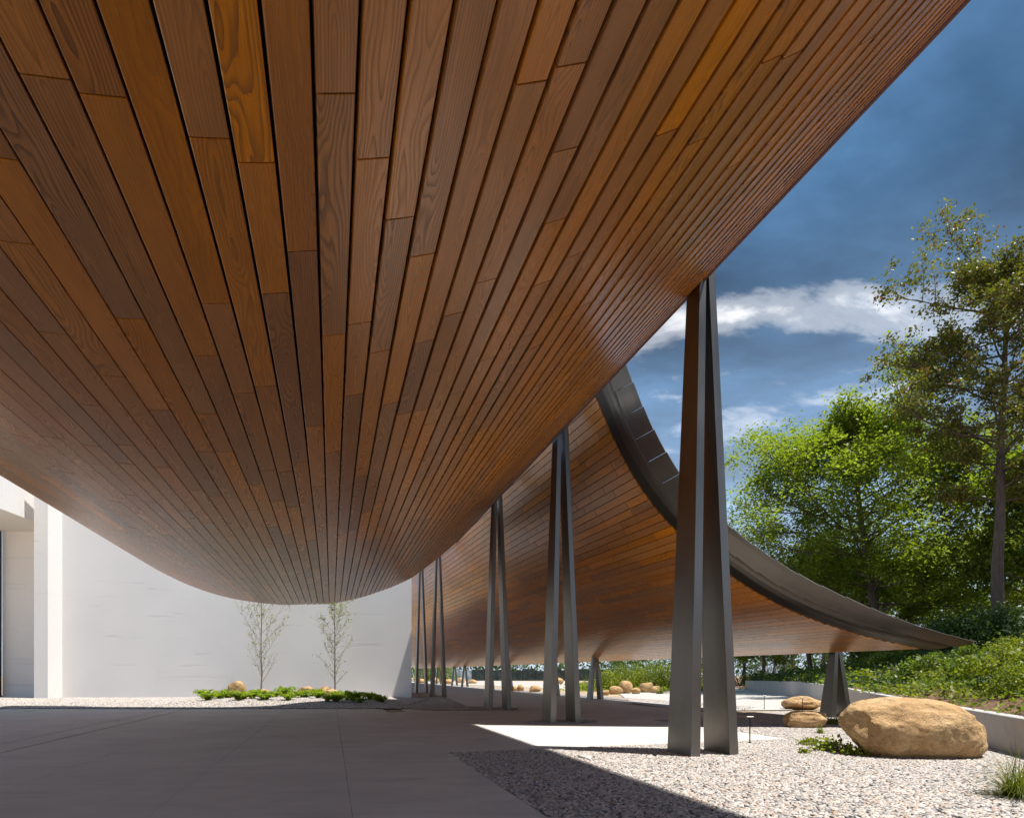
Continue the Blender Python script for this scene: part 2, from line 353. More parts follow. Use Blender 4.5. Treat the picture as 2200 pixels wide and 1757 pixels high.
BARK = plain('grey_brown_bark', (0.105, 0.078, 0.060), 0.9, 0, 9.0, 0.5, (0.8, 0.05), (1, 1, 0.18))
BARKP = plain('pale_bark', (0.30, 0.25, 0.20), 0.9, 0, 7.0, 0.35, (0.6, 0.04), (1, 1, 0.25))
TWIG = plain('birch_twig_bark', (0.20, 0.15, 0.12), 0.85, 0, 20, 0.3)

# ------------------------------------------------------------------ ground
def poly(name, pts, z, mat, th=0.0, parent=None, **kw):
    bm = bmesh.new(); f = bm.faces.new([bm.verts.new((p[0], p[1], z)) for p in pts])
    if f.normal.z < 0: f.normal_flip()
    bm.normal_update()
    if f.normal.z < 0: bmesh.ops.reverse_faces(bm, faces=[f])
    if th:
        r = bmesh.ops.extrude_face_region(bm, geom=[f]); vs = [e for e in r['geom'] if isinstance(e, bmesh.types.BMVert)]
        bmesh.ops.translate(bm, vec=(0, 0, -th), verts=vs); bmesh.ops.recalc_face_normals(bm, faces=bm.faces[:])
    bmesh.ops.triangulate(bm, faces=bm.faces[:])
    return mkbm(name, bm, mat, parent, **kw)

# retaining wall plan (front face), near to far; the bank rises behind it
WALLP = [Vector(p) for p in ((8.0, 4.5), (10.0, 11.36), (13.0, 19.9), (15.8, 27.2), (18.2, 34.0), (20.6, 42.0), (23.2, 52.0), (25.4, 61.0), (26.3, 65.6))]
def wall_top(y): return 0.75 + 0.013 * (min(max(y, 4), 42) - 11.4) - 0.006 * max(0, y - 42)
def wall_x(y):
    if y <= WALLP[0].y: return WALLP[0].x + (y - WALLP[0].y) * 0.30
    for a, b in zip(WALLP, WALLP[1:]):
        if y <= b.y: return a.x + (b.x - a.x) * (y - a.y) / (b.y - a.y)
    return WALLP[-1].x + (y - WALLP[-1].y) * 0.15
def smooth(a, b, x): t = min(1, max(0, (x - a) / (b - a))); return t * t * (3 - 2 * t)
def bank_z(x, y):
    """height of the planted bank right of the retaining wall; 0 elsewhere"""
    d = (x - wall_x(y) - 0.32) * 0.93
    if d < 0: return -0.02
    sl = 0.215 * (1 - smooth(38, 75, y)) + 0.045 * smooth(38, 75, y)
    z = wall_top(y) - 0.07 + sl * d * (1 - 0.25 * smooth(14, 45, d)) if y < 64 else sl * d
    if y >= 64: z = (wall_top(64) - 0.07) * (1 - smooth(64, 74, y)) * smooth(0, 3, d) + sl * d
    return z + 0.10 * (mnoise.noise(Vector((x * 0.35, y * 0.35, 1.7)))) * smooth(0.3, 3, d)

poly('ground', [(-1200, -600), (1200, -600), (1200, 1800), (-1200, 1800)], -0.03, SAND, kind='structure')
def terrain():
    xs = np.concatenate([np.linspace(0, 3, 7), np.linspace(3.8, 30, 32), np.linspace(33, 160, 18)]); ys = np.concatenate([np.linspace(-14, 60, 100), np.linspace(62, 160, 24)])
    V = []; Fc = []
    for y in ys:
        for d in xs:
            x = wall_x(y) + 0.33 + d; V.append((x, y, bank_z(x + 1e-4, y)))
    n = len(xs)
    for j in range(len(ys) - 1):
        for i in range(n - 1): Fc.append((j * n + i, j * n + i + 1, (j + 1) * n + i + 1, (j + 1) * n + i))
    mk('planted_bank', V, Fc, SOIL, smooth=True, kind='structure')
terrain()

# pavement: slabs between sawn joints that run along the planks
pave = tag(bpy.data.objects.new('pavement', None), kind='structure'); COL.objects.link(pave)
def slab(t0, t1, s0, s1, z=0.0, mat=PAVE, g=0.0022):
    return poly('slab', [ts(t0 + g, s0 + g), ts(t1 - g, s0 + g), ts(t1 - g, s1 - g), ts(t0 + g, s1 - g)], z, mat, 0.12, pave)
S_EDGE = 11.9; T_GR = 2.33; T_PATH = 11.0
def wall_edge_s(t): return s_from(t, 27.6)
TJ = [-34, -21, -14, -7.37, -6.5, -4.3, -2.0, 0.23, T_GR]
for a, b in zip(TJ, TJ[1:]):
    if a == -7.37: a, b = a + .028, b - .05
    for s0, s1 in ((-30, -10), (-10, 3.5), (3.5, S_EDGE)): slab(a, b, s0, s1)
    sa, sb = wall_edge_s(a) + 0.0, wall_edge_s(b)
    poly('slab', [ts(a + .004, S_EDGE + .004), ts(b - .004, S_EDGE + .004), ts(b - .004, sb), ts(a + .004, sa)], 0.0, PAVE, 0.12, pave)
# walk under the tall canopy: right of the joint, out to the stub line
for (t0, t1, s0, s1) in ((T_GR, 6.6, S_EDGE, 19), (6.6, T_PATH, S_EDGE, 19)): slab(t0, t1, s0, s1)
slab(T_GR, 6.6, 19, 25.6); slab(6.6, T_PATH, 19, 30); slab(T_PATH, 15.6, 18.4, 30)
slab(6.6, 11, 30, 60); slab(11, 17.6, 30, 60); slab(3.2, 6.6, 25.6, 40); slab(3.8, 6.6, 40, 60)
slab(3.6, 11, 60, 100); slab(11, 17.8, 60, 100); slab(3.6, 17.8, 100, 150)
# pebble beds
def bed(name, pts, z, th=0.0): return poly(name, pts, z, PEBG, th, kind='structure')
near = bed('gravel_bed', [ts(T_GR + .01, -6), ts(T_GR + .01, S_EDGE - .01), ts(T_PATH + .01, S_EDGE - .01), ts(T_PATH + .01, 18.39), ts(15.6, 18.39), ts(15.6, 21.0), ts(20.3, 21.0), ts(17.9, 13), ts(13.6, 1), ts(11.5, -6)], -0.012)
def strip_z(x, y): return 0.02 + 0.09 * smooth(27.6, 33, y) * smooth(-5, -12, x) + 0.20 * math.exp(-((x + 13.5) / 5.5) ** 2) * smooth(28.2, 34, y)
def strip_mesh():
    V, Fc = [], []; nx, ny = 44, 16
    for j in range(ny + 1):
        for i in range(nx + 1):
            f = i / nx; y0 = 27.62
            if f > .8: y0 += 0.0
            x = -34 + (ts(3.6, wall_edge_s(3.6)).x + 34) * f; y = y0 + (38.55 - y0) * j / ny
            if f > 0.985: x += -UX * 0 + UX * (y - 27.62)
            V.append((x, y, strip_z(x, y)))
    for j in range(ny):
        for i in range(nx): Fc.append((j * (nx + 1) + i, j * (nx + 1) + i + 1, (j + 1) * (nx + 1) + i + 1, (j + 1) * (nx + 1) + i))
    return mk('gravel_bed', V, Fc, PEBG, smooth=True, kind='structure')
strip = strip_mesh()
side_bed = bed('gravel_bed', [ts(3.58, wall_edge_s(3.58)), ts(4.2, 26.2), ts(6.3, 25.65), ts(8.2, 25.7), ts(8.6, 26.6), ts(8.2, 27.4), ts(6.6, 29), ts(7.6, 39), ts(8.4, 50), ts(8.2, 53.5), ts(5.0, 54), ts(3.58, 40)], 0.012)
oval = bed('gravel_bed', [ts(7.45 + 1.35 * math.cos(a * .3142), 18.5 + .75 * math.sin(a * .3142)) for a in range(20)], 0.010)
far_strip = bed('gravel_bed', [ts(17.95, 22), ts(17.95, 150), ts(19.6, 150), ts(19.8, 40), ts(20.2, 24)], 0.0)
# paths and road beyond
poly('path', [gp(1480, 1527), gp(1700, 1524.5), gp(1760, 1512), gp(1700, 1496), gp(1600, 1480), gp(1580, 1471), gp(1500, 1474), gp(1450, 1480), gp(1330, 1490), gp(1360, 1510)], 0.012, PATHM, kind='structure')
poly('road', [gp(900, 1466), gp(1100, 1475), gp(1280, 1484), gp(1400, 1480), gp(1500, 1471), gp(1560, 1467.5), gp(1300, 1464), gp(1000, 1461.5), gp(860, 1461)], 0.008, ROADM, kind='structure')

def pebbles(name, src, density, size, label_z=0.0, seed=0, zoff=0.012):
    """geometry-node scatter of pebbles over a bed outline"""
    me = src.data.copy(); o = bpy.data.objects.new(name, me); COL.objects.link(o); tag(o, kind='stuff')
    o.location.z = zoff
    g = bpy.data.node_groups.new(name, 'GeometryNodeTree')
    g.interface.new_socket('Geometry', in_out='INPUT', socket_type='NodeSocketGeometry'); g.interface.new_socket('Geometry', in_out='OUTPUT', socket_type='NodeSocketGeometry')
    gi, go = g.nodes.new('NodeGroupInput'), g.nodes.new('NodeGroupOutput')
    d = g.nodes.new('GeometryNodeDistributePointsOnFaces'); d.inputs['Density'].default_value = density; d.inputs['Seed'].default_value = seed
    g.links.new(gi.outputs[0], d.inputs['Mesh'])
    ico = g.nodes.new('GeometryNodeMeshIcoSphere'); ico.inputs['Radius'].default_value = 0.5; ico.inputs['Subdivisions'].default_value = 2
    sm = g.nodes.new('GeometryNodeSetShadeSmooth'); g.links.new(ico.outputs[0], sm.inputs[0])
    mt = g.nodes.new('GeometryNodeSetMaterial'); mt.inputs['Material'].default_value = PEB; g.links.new(sm.outputs[0], mt.inputs[0])
    ip = g.nodes.new('GeometryNodeInstanceOnPoints'); g.links.new(d.outputs['Points'], ip.inputs['Points']); g.links.new(mt.outputs[0], ip.inputs['Instance'])
    rv = g.nodes.new('FunctionNodeRandomValue'); rv.data_type = 'FLOAT_VECTOR'
    rv.inputs[0].default_value = (-0.35, -0.35, 0); rv.inputs[1].default_value = (0.35, 0.35, 6.283); g.links.new(rv.outputs[0], ip.inputs['Rotation'])
    rs = g.nodes.new('FunctionNodeRandomValue'); rs.data_type = 'FLOAT_VECTOR'; rs.inputs['Seed'].default_value = 5
    rs.inputs[0].default_value = (size * .75, size * .55, size * .36); rs.inputs[1].default_value = (size * 1.45, size * 1.0, size * .66); g.links.new(rs.outputs[0], ip.inputs['Scale'])
    st = g.nodes.new('GeometryNodeStoreNamedAttribute'); st.domain = 'INSTANCE'; st.data_type = 'FLOAT'; st.inputs['Name'].default_value = 'prnd'
    r1 = g.nodes.new('FunctionNodeRandomValue'); r1.data_type = 'FLOAT'; r1.inputs['Seed'].default_value = 9
    g.links.new(r1.outputs[1], st.inputs['Value']); g.links.new(ip.outputs[0], st.inputs[0]); g.links.new(st.outputs[0], go.inputs[0])
    md = o.modifiers.new('scatter', 'NODES'); md.node_group = g
    return o
pebbles('gravel', near, 700, 0.059, seed=1)
pebbles('gravel', strip, 190, 0.085, seed=2, zoff=0.01)
pebbles('gravel', side_bed, 320, 0.07, seed=3, zoff=0.01)
pebbles('gravel', oval, 500, 0.055, seed=4, zoff=0.008)
pebbles('gravel', far_strip, 60, 0.08, seed=6, zoff=0.01)

# ------------------------------------------------------------------ plank canopies
PITCH, GAP, PTH = 0.272, 0.024, 0.055
T0, H0, A1 = -2.4, 3.42, (7.9 - 3.42) / 9.5 ** 2
T_HI = 7.1
A1L = 0.0525
def prof1(t): return H0 + (A1 if t > T0 else A1L) * (t - T0) ** 2
def rows_for(h, ta, tb, pitch=PITCH):
    n = 6000; t = np.linspace(ta, tb, n); z = np.array([h(x) for x in t])
    arc = np.concatenate([[0], np.cumsum(np.hypot(np.diff(t), np.diff(z)))]); k = int(arc[-1] / pitch)
    return np.interp(np.linspace(0, k * pitch, k + 1), arc, t)
# far rim of the near canopy, measured from its outline (pixel -> t,Y)
rim = []
for px, py in ((352, 1228.6), (440, 1264), (541, 1290), (592, 1298), (653, 1298), (714, 1296), (816, 1270), (886, 1240), (937, 1202)):
    r = (px - 712) / (HZ - py) * U.y; best = None
    for t in np.linspace(-8.5, T_HI, 3000):
        e = abs(t / prof1(t) - r)
        if best is None or e < best[0]: best = (e, t)
    t = best[1]; rim.append((t, prof1(t) * F / (HZ - py)))
rim = [q for q in rim if q[0] > -3.0]; rim.sort()
RT, RY = np.array([r[0] for r in rim]), np.array([r[1] for r in rim])
def rimY(t):
    if t < RT[0]: return RY[0] + (27.75 - RY[0]) * min(1.0, (RT[0] - t) / 1.0) + 0.5 * smooth(8.5, 10.5, -t)
    return float(np.interp(t, RT, RY))
def surf1(t, s, off=0.0):
    dh = 2 * (A1 if t > T0 else A1L) * (t - T0); nl = math.hypot(1, dh)
    return ts(t - dh / nl * off, s, CAMZ + prof1(t) + off / nl)
# second canopy: profile across the planks taken where its end is cut
C2 = [(1280, 855), (1325, 960), (1383, 1059), (1461, 1150), (1579, 1244), (1676, 1301), (1769, 1339), (1861, 1367), (1954, 1388), (2000, 1397)]
YC = 18.5
c2t, c2h = [], []
for px, py in C2:
    X = (px - VPX) / F * YC; c2t.append(NN.x * X + NN.y * YC); c2h.append((HZ - py) / F * YC)
T2E = 18.15
c2t = [c2t[0] - 0.55] + c2t + [19.6]; c2h = [c2h[0] + 1.45] + c2h + [0.735]
_ct, _ch = np.array(c2t), np.array(c2h)
def smooth_interp(x, xs, ys):
    i = int(np.clip(np.searchsorted(xs, x) - 1, 0, len(xs) - 2))
    def m(k):
        if k == 0: return (ys[1] - ys[0]) / (xs[1] - xs[0])
        if k == len(xs) - 1: return (ys[-1] - ys[-2]) / (xs[-1] - xs[-2])
        d0, d1 = (ys[k] - ys[k - 1]) / (xs[k] - xs[k - 1]), (ys[k + 1] - ys[k]) / (xs[k + 1] - xs[k])
        return 0.5 * (d0 + d1)
    h = xs[i + 1] - xs[i]; t = (x - xs[i]) / h
    return (2 * t ** 3 - 3 * t * t + 1) * ys[i] + (t ** 3 - 2 * t * t + t) * h * m(i) + (-2 * t ** 3 + 3 * t * t) * ys[i + 1] + (t ** 3 - t * t) * h * m(i + 1)
def prof2(t): return float(smooth_interp(t, _ct, _ch))
G2 = 0.0065
def surf2(t, s, off=0.0):
    e = 0.02; k = 1 + G2 * (NN.y * t + U.y * s - YC); k = max(k, 0.9)
    dh = (prof2(t + e) - prof2(t - e)) / (2 * e) * k; nl = math.hypot(1, dh)
    return ts(t - dh / nl * off, s, CAMZ + prof2(t) * k + off / nl)

def project(p):
    if p.y < 0.3: return None
    return (VPX + F * p.x / p.y, HZ - F * (p.z - CAMZ) / p.y)
def screen_area(pts):
    q = [project(p) for p in pts]
    if any(a is None for a in q): q = [a for a in q if a is not None]
    if len(q) < 3: return 0.0
    cx = sum(a[0] for a in q) / len(q); cy = sum(a[1] for a in q) / len(q)
    if all(a[0] < -20 or a[0] > 2220 for a in q) or all(a[1] < -20 or a[1] > 1777 for a in q): return 0.0
    q = [(min(2200, max(0, a[0])), min(1757, max(0, a[1]))) for a in q]
    return abs(sum(q[i][0] * q[(i + 1) % len(q)][1] - q[(i + 1) % len(q)][0] * q[i][1] for i in range(len(q)))) / 2

def plank_geo(surf, ta, tb, s0, s1, rnd, nseg=1, tilt=0.016):
    """one board: chamfered hexagonal section run along the planks; returns verts, faces, uv per vertex"""
    w = tb - ta; dn = rnd.uniform(-0.0015, 0.0015); tl = tilt + rnd.uniform(-0.002, 0.002)
    c = 0.006
    p0 = [(0, PTH), (0, c), (c, 0), (1, 0), (2, c), (2, PTH)]
    V, UVs = [], []
    W = (surf(tb, s0) - surf(ta, s0)).length
    fr = [0.0, 0.0, c / W, 1 - c / W, 1.0, 1.0]; hz = [PTH, c, 0, 0, c, PTH]
    for k in range(nseg + 1):
        s = s0 + (s1 - s0) * k / nseg
        a, b = surf(ta, s), surf(tb, s); up = (surf(ta + w * .5, s, 1.0) - surf(ta + w * .5, s, 0.0))
        for f, h in zip(fr, hz):
            V.append(a + (b - a) * f + up * (h + dn + tl * (f - .5))); UVs.append((s - s0, f * W - W / 2))
    Fc = []
    for k in range(nseg):
        for i in range(6):
            j = (i + 1) % 6; Fc.append((k * 6 + i, (k + 1) * 6 + i, (k + 1) * 6 + j, k * 6 + j))
    Fc.append(tuple(range(6))); Fc.append(tuple(nseg * 6 + i for i in range(5, -1, -1)))
    return V, Fc, UVs
def plank_mesh(name, items, parent, **kw):
    V, Fc, UVv, Cv = [], [], [], []
    for v, f, uv, c in items:
        o = len(V); V += [tuple(x) for x in v]; Fc += [tuple(i + o for i in q) for q in f]; UVv += uv; Cv += [c] * len(v)
    me = bpy.data.meshes.new(name); me.from_pydata(V, [], Fc); me.update(); me.materials.append(WOOD)
    li = np.empty(len(me.loops), np.int32); me.loops.foreach_get('vertex_index', li)
    ul = me.uv_layers.new(name='board'); ul.data.foreach_set('uv', np.array(UVv, np.float32)[li].reshape(-1))
    ca = me.color_attributes.new('rnd', 'FLOAT_COLOR', 'POINT'); cc = np.ones((len(V), 4), np.float32); cc[:, :3] = np.array(Cv); ca.data.foreach_set('color', cc.reshape(-1))
    o = bpy.data.objects.new(name, me); COL.objects.link(o); o.parent = parent
    return tag(o, **kw)
def clad(surf, rows, s_start, s_end, root, rnd, lmin=1.3, lmax=4.6, gap=GAP, tilt=0.016, visible=lambda t, s: True):
    boards = []
    for i in range(len(rows) - 1):
        ta, tb = rows[i], rows[i + 1]; wt = tb - ta
        W = (surf(tb, 10) - surf(ta, 10)).length; g = gap / W * wt * 0.5
        tm = (ta + tb) / 2; s = s_start(tm); e = s_end(tm); first = True
        while s < e - 0.05:
            ln = rnd.uniform(0.5 if first else lmin, lmax); first = False; s2 = min(s + ln, e)
            if e - s2 < 0.5: s2 = e
            a, b = ta + g, tb - g
            pts = [surf(a, s), surf(b, s), surf(b, s2), surf(a, s2)]
            boards.append((screen_area(pts) if visible(tm, (s + s2) / 2) else 0.0, a, b, s + 0.008, s2 - 0.008))
            s = s2
    order = sorted(range(len(boards)), key=lambda k: -boards[k][0]); top = set(order[:298])
    rest = []
    for k, (ar, a, b, s, s2) in enumerate(boards):
        v, f, uv = plank_geo(surf, a, b, s, s2, rnd, 1, tilt); c = (rnd.random(), rnd.random(), rnd.random())
        if k in top: plank_mesh('plank', [(v, f, uv, c)], root)
        else: rest.append((v, f, uv, c))
    plank_mesh('planking', rest, root, kind='stuff')
def sheet(name, surf, tl, s_a, s_b, off, mat, root, ns=24, off2=None):
    V, Fc = [], []; m = ns + 1
    for t in tl:
        a, b = s_a(t), s_b(t)
        for k in range(m): V.append(surf(t, a + (b - a) * k / ns, off))
    for i in range(len(tl) - 1):
        for k in range(ns): Fc.append((i * m + k, i * m + k + 1, (i + 1) * m + k + 1, (i + 1) * m + k))
    if off2 is not None:
        n0 = len(V)
        for t in tl:
            a, b = s_a(t), s_b(t)
            for k in range(m): V.append(surf(t, a + (b - a) * k / ns, off2))
        for i in range(len(tl) - 1):
            for k in range(ns): Fc.append((n0 + i * m + k, n0 + (i + 1) * m + k, n0 + (i + 1) * m + k + 1, n0 + i * m + k + 1))
        def q(a, b): Fc.append((a, b, b + n0, a + n0))
        for i in range(len(tl) - 1): q(i * m, (i + 1) * m); q((i + 1) * m + ns, i * m + ns)
        for k in range(ns): q(k + 1, k); q((len(tl) - 1) * m + k, (len(tl) - 1) * m + k + 1)
    return mk(name, V, Fc, mat, root, smooth=False)

rnd = random.Random(11)
near_can = empty('canopy_roof', ts(4.0, 14.0, 0), label='huge sagging timber soffit sweeping overhead from the left to a high straight edge', cat='canopy', group='timber canopies')
rows1 = rows_for(prof1, -12.2, T_HI)
rows1 = rows1 + (T_HI - rows1[-1])
def inv_parent(o):  # parts were built in world space: keep them there
    for c in o.children: c.matrix_parent_inverse = o.matrix_basis.inverted()
near_can.location = (0, 0, 0)
clad(surf1, rows1, lambda t: s_from(t, -3.5), lambda t: s_from(t, rimY(t)), near_can, rnd, visible=lambda t, s: t > -9)
tl = np.linspace(-12.6, T_HI + 0.02, 66)
sheet('backing', surf1, tl, lambda t: s_from(t, -3.5), lambda t: s_from(t, rimY(t)) - 0.05, PTH + 0.012, BACK, near_can)
sheet('roof', surf1, tl, lambda t: s_from(t, -3.5), lambda t: s_from(t, rimY(t)) - 0.10, 0.10, ROOFM, near_can, off2=0.42)
# drip edge board along the straight high edge
V, Fc = [], []
for s in (s_from(T_HI, -3.5), s_from(T_HI, rimY(T_HI)) - 0.1):
    p = surf1(T_HI, s)
    for dt, dz in ((0.012, -0.015), (0.045, -0.015), (0.075, 0.16), (0.045, 0.17)): V.append(p + NN * dt + Vector((0, 0, dz)))
Fc = [(0, 4, 5, 1), (1, 5, 6, 2), (2, 6, 7, 3), (3, 7, 4, 0), (0, 1, 2, 3), (7, 6, 5, 4)]
EDGEW = plain('edge_wood', (0.16, 0.070, 0.038), 0.5, 0, 14, 0.2, None, (1, 1, 6))
mk('edge_board', V, Fc, EDGEW, near_can)

far_can = empty('canopy_roof', (0, 0, 0), label='second timber canopy beyond the columns, its end cut in a curve with a metal fascia', cat='canopy', group='timber canopies')
rows2 = rows_for(prof2, c2t[0], T2E)
rnd2 = random.Random(5)
clad(surf2, rows2, lambda t: s_from(t, YC) , lambda t: s_from(t, 128), far_can, rnd2, gap=0.016, tilt=-0.002)
tl2 = np.concatenate([np.linspace(c2t[0] + .02, 10, 24), np.linspace(10.3, T2E, 34)])
sheet('backing', surf2, tl2, lambda t: s_from(t, YC + .02), lambda t: s_from(t, 128), PTH + 0.012, BACK, far_can, ns=30)
sheet('roof', surf2, tl2, lambda t: s_from(t, YC - .55), lambda t: s_from(t, 128.5), 0.12, ROOFM, far_can, ns=30, off2=0.17)
# fascia swept along the cut end: dark shadow strip, grey band, then shingled panels
def sweep(name, prof, tlist, mat, root, close=False, skew=0.0, smooth_=True, **kw):
    V, Fc = [], []; m = len(prof); n = len(tlist)
    for k, t in enumerate(tlist):
        for d, o in prof: V.append(surf2(t, s_from(t, YC - d), (o + skew * (1 - k / (n - 1))) * (1 - .58 * smooth(13.5, 18.5, t))))
    for k in range(n - 1):
        for i in range(m - 1 + (1 if close else 0)):
            j = (i + 1) % m; Fc.append((k * m + i, k * m + j, (k + 1) * m + j, (k + 1) * m + i))
    if close: Fc.append(tuple(range(m))[::-1]); Fc.append(tuple((n - 1) * m + i for i in range(m)))
    return mk(name, V, Fc, mat, root, **kw)
def arc_ts(ta, tb, step):
    return rows_for(prof2, ta, tb, step)
tf = rows_for(prof2, c2t[0] + .05, T2E + .05, 0.14)
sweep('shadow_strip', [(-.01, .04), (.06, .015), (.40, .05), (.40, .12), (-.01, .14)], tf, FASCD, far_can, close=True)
sweep('gutter_band', [(.395, .048), (.47, .055), (.60, .11), (.68, .175), (.712, .222), (.66, .30), (.395, .30)], tf, FASCG, far_can, close=True)
pe = rows_for(prof2, c2t[0] + .05, T2E + .42, 0.80)
for a, b in zip(pe, pe[1:]):
    tt = np.linspace(a, b - (b - a) * .014, 6)
    sweep('fascia_panel', [(.695, .205), (.80, .268), (.88, .312), (1.00, .385), (1.12, .465), (1.22, .55), (1.205, .58), (1.10, .50), (.98, .42), (.86, .38), (.70, .33)], tt, FASC, far_can, close=True, skew=0.030)

# ------------------------------------------------------------------ columns
def leg_mesh(name, cb, ct, z0, z1, wb, db, wt, dt, parent):
    """tapered plate leg; cb/ct = centre (t,s) bottom/top relative to column"""
    bm = bmesh.new(); vs = []
    for (c, z, w, d) in ((cb, z0, wb, db), (ct, z1, wt, dt)):
        for a, b in ((-1, -1), (1, -1), (1, 1), (-1, 1)):
            p = NN * (c[0] + a * w / 2) + U * (c[1] + b * d / 2); vs.append(bm.verts.new((p.x, p.y, z)))
    for f in ((3, 2, 1, 0), (4, 5, 6, 7), (0, 1, 5, 4), (1, 2, 6, 5), (2, 3, 7, 6), (3, 0, 4, 7)): bm.faces.new([vs[i] for i in f])
    bevel(bm, 0.012, 2)
    return mkbm(name, bm, STEEL, parent)
def column(name, x, y, ztop, label, group, spread=0.45, top=(-.03, 0), wb=.21, db=.86, wt=.15, dt=.42, sp_t=.085, cat='column'):
    r = empty(name, (x, y, 0), label=label, cat=cat, group=group)
    for sg in (-1, 1):
        leg_mesh('leg', (sg * spread, 0), (top[0] + sg * sp_t, top[1]), -0.06, ztop, wb, db, wt, dt, r)
    return r
CG = 'tall paired steel columns along the canopy edge'
for (x, y, zt, lab) in ((3.89, 11.9, 10.2, 'tall steel column of two tapered legs standing in pebbles, nearest and largest'),
                        (1.68, 19.85, 11.0, 'tall steel column with its feet in a small gravel oval in the paving, second nearest'),
                        (-0.68, 27.2, 11.0, 'tall steel column with left foot at the tip of the dark gravel bed, third nearest'),
                        (-5.40, 42.6, 11.4, 'tall slim steel column in gravel, fourth along the row from the front'),
                        (-7.95, 51.0, 11.6, 'tall slim steel column closest to the white wall corner, last of the row')):
    column('steel_column', x, y, zt, lab, CG)
SG = 'short splayed steel props under the low belly of the canopy'
for (x, y, lab) in ((12.4, 22.3, 'short splayed steel prop standing behind the big boulder'),
                    (5.6, 39.2, 'short steel prop just right of the second tall column, shrubs behind it'),
                    (3.2, 45.5, 'short steel prop half hidden between the legs of the second tall column'),
                    (-0.4, 60.0, 'short steel prop seen just right of the third tall column'),
                    (-2.5, 65.5, 'short steel prop mostly hidden behind the third tall column'),
                    (-6.5, 80.0, 'short dark steel prop before the fence, nearest of the far group'),
                    (-8.75, 88.5, 'short dark steel prop second in the far group, before the pale gate'),
                    (-12.9, 102.0, 'short dark steel prop seen between the legs of the fourth tall column'),
                    (-19.4, 124.0, 'short dark steel prop farthest away, between the fourth and fifth tall columns')):
    t = NN.x * x + NN.y * y; z = surf2(t, s_from(t, y)).z + 0.10
    column('steel_prop', x, y, z, lab, SG, spread=.40, top=(0, 0), wb=.22, db=.62, wt=.17, dt=.30, sp_t=.09, cat='prop')

# ------------------------------------------------------------------ white building
def prism(name, pts, z0, z1, mat, parent=None, bv=0.0, **kw):
    bm = bmesh.new(); f = bm.faces.new([bm.verts.new((p[0], p[1], z0)) for p in pts])
    r = bmesh.ops.extrude_face_region(bm, geom=[f]); bmesh.ops.translate(bm, vec=(0, 0, z1 - z0), verts=[e for e in r['geom'] if isinstance(e, bmesh.types.BMVert)])
    bmesh.ops.recalc_face_normals(bm, faces=bm.faces[:])
    if bv: bevel(bm, bv, 2)
    return mkbm(name, bm, mat, parent, **kw)
WY = 38.5
bld = empty('gallery_building', (0, 0, 0), label='tall white board marked gallery wall with a deep entrance recess at its left', cat='building')
prism('wall', [(-29.75, WY), (-6.65, WY), (-9.4, 50), (-29.75, 50)], -0.2, 15.5, WHITE, bld, 0.012)
prism('pier', [(-30.65, WY - 1.2), (-29.752, WY - 1.2), (-29.752, 50), (-30.65, 50)], -0.2, 15.5, WHITE, bld, 0.012)
prism('recess_wall', [(-36.0, WY + 2.6), (-30.652, WY + 2.6), (-30.652, 50), (-36.0, 50)], -0.2, 15.5, WHITE, bld)
prism('entrance_hood', [(-60, WY - 5.0), (-30.95, WY - 5.0), (-31.75, WY + .98), (-31.75, WY + 2.59), (-60, WY + 2.59)], 11.75, 15.6, WHITE, bld, 0.012)
w_ = prism('window', [(-50, WY + 2.0), (-36.03, WY + 2.0), (-36.03, WY + 2.58), (-50, WY + 2.58)], 0.05, 11.74, GLASSD, bld)
prism('frame', [(-36.15, WY + 1.95), (-35.97, WY + 1.95), (-35.97, WY + 2.3), (-36.15, WY + 2.3)], 0.0, 11.74, DARKM, w_)

# ------------------------------------------------------------------ retaining wall
def wall_mesh():
    V, Fc = [], []; ys = list(np.linspace(4.5, 65.6, 60)); pts = [Vector((wall_x(y), y)) for y in ys]; th = 0.28
    for i, p in enumerate(pts):
        d = (pts[min(i + 1, len(pts) - 1)] - pts[max(i - 1, 0)]).normalized(); n = Vector((d.y, -d.x)); zt = wall_top(ys[i])
        q = p + n * th
        V += [(p.x, p.y, -.1), (p.x, p.y, zt - .012), (p.x + n.x * .012, p.y + n.y * .012, zt), (q.x, q.y, zt), (q.x, q.y, -.1)]
    for i in range(len(pts) - 1):
        for k in range(4): Fc.append((i * 5 + k, (i + 1) * 5 + k, (i + 1) * 5 + k + 1, i * 5 + k + 1))
    Fc += [(0, 1, 2, 3, 4), tuple(len(V) - 5 + k for k in (4, 3, 2, 1, 0))]
    return mk('retaining_wall', V, Fc, RETW, label='low curving concrete retaining wall holding back the planted bank', cat='wall')
wall_mesh()
cb = at(2196, 1421, 27); prism('concrete_block', [(cb.x - .35, 26.6), (cb.x + 3, 27.6), (cb.x + 2.8, 28.2), (cb.x - .5, 27.2)], bank_z(cb.x, 27) - .3, cb.z + .42, RETW, None, 0.02,
      label='short concrete upstand poking out of the planted bank at far right', cat='wall')

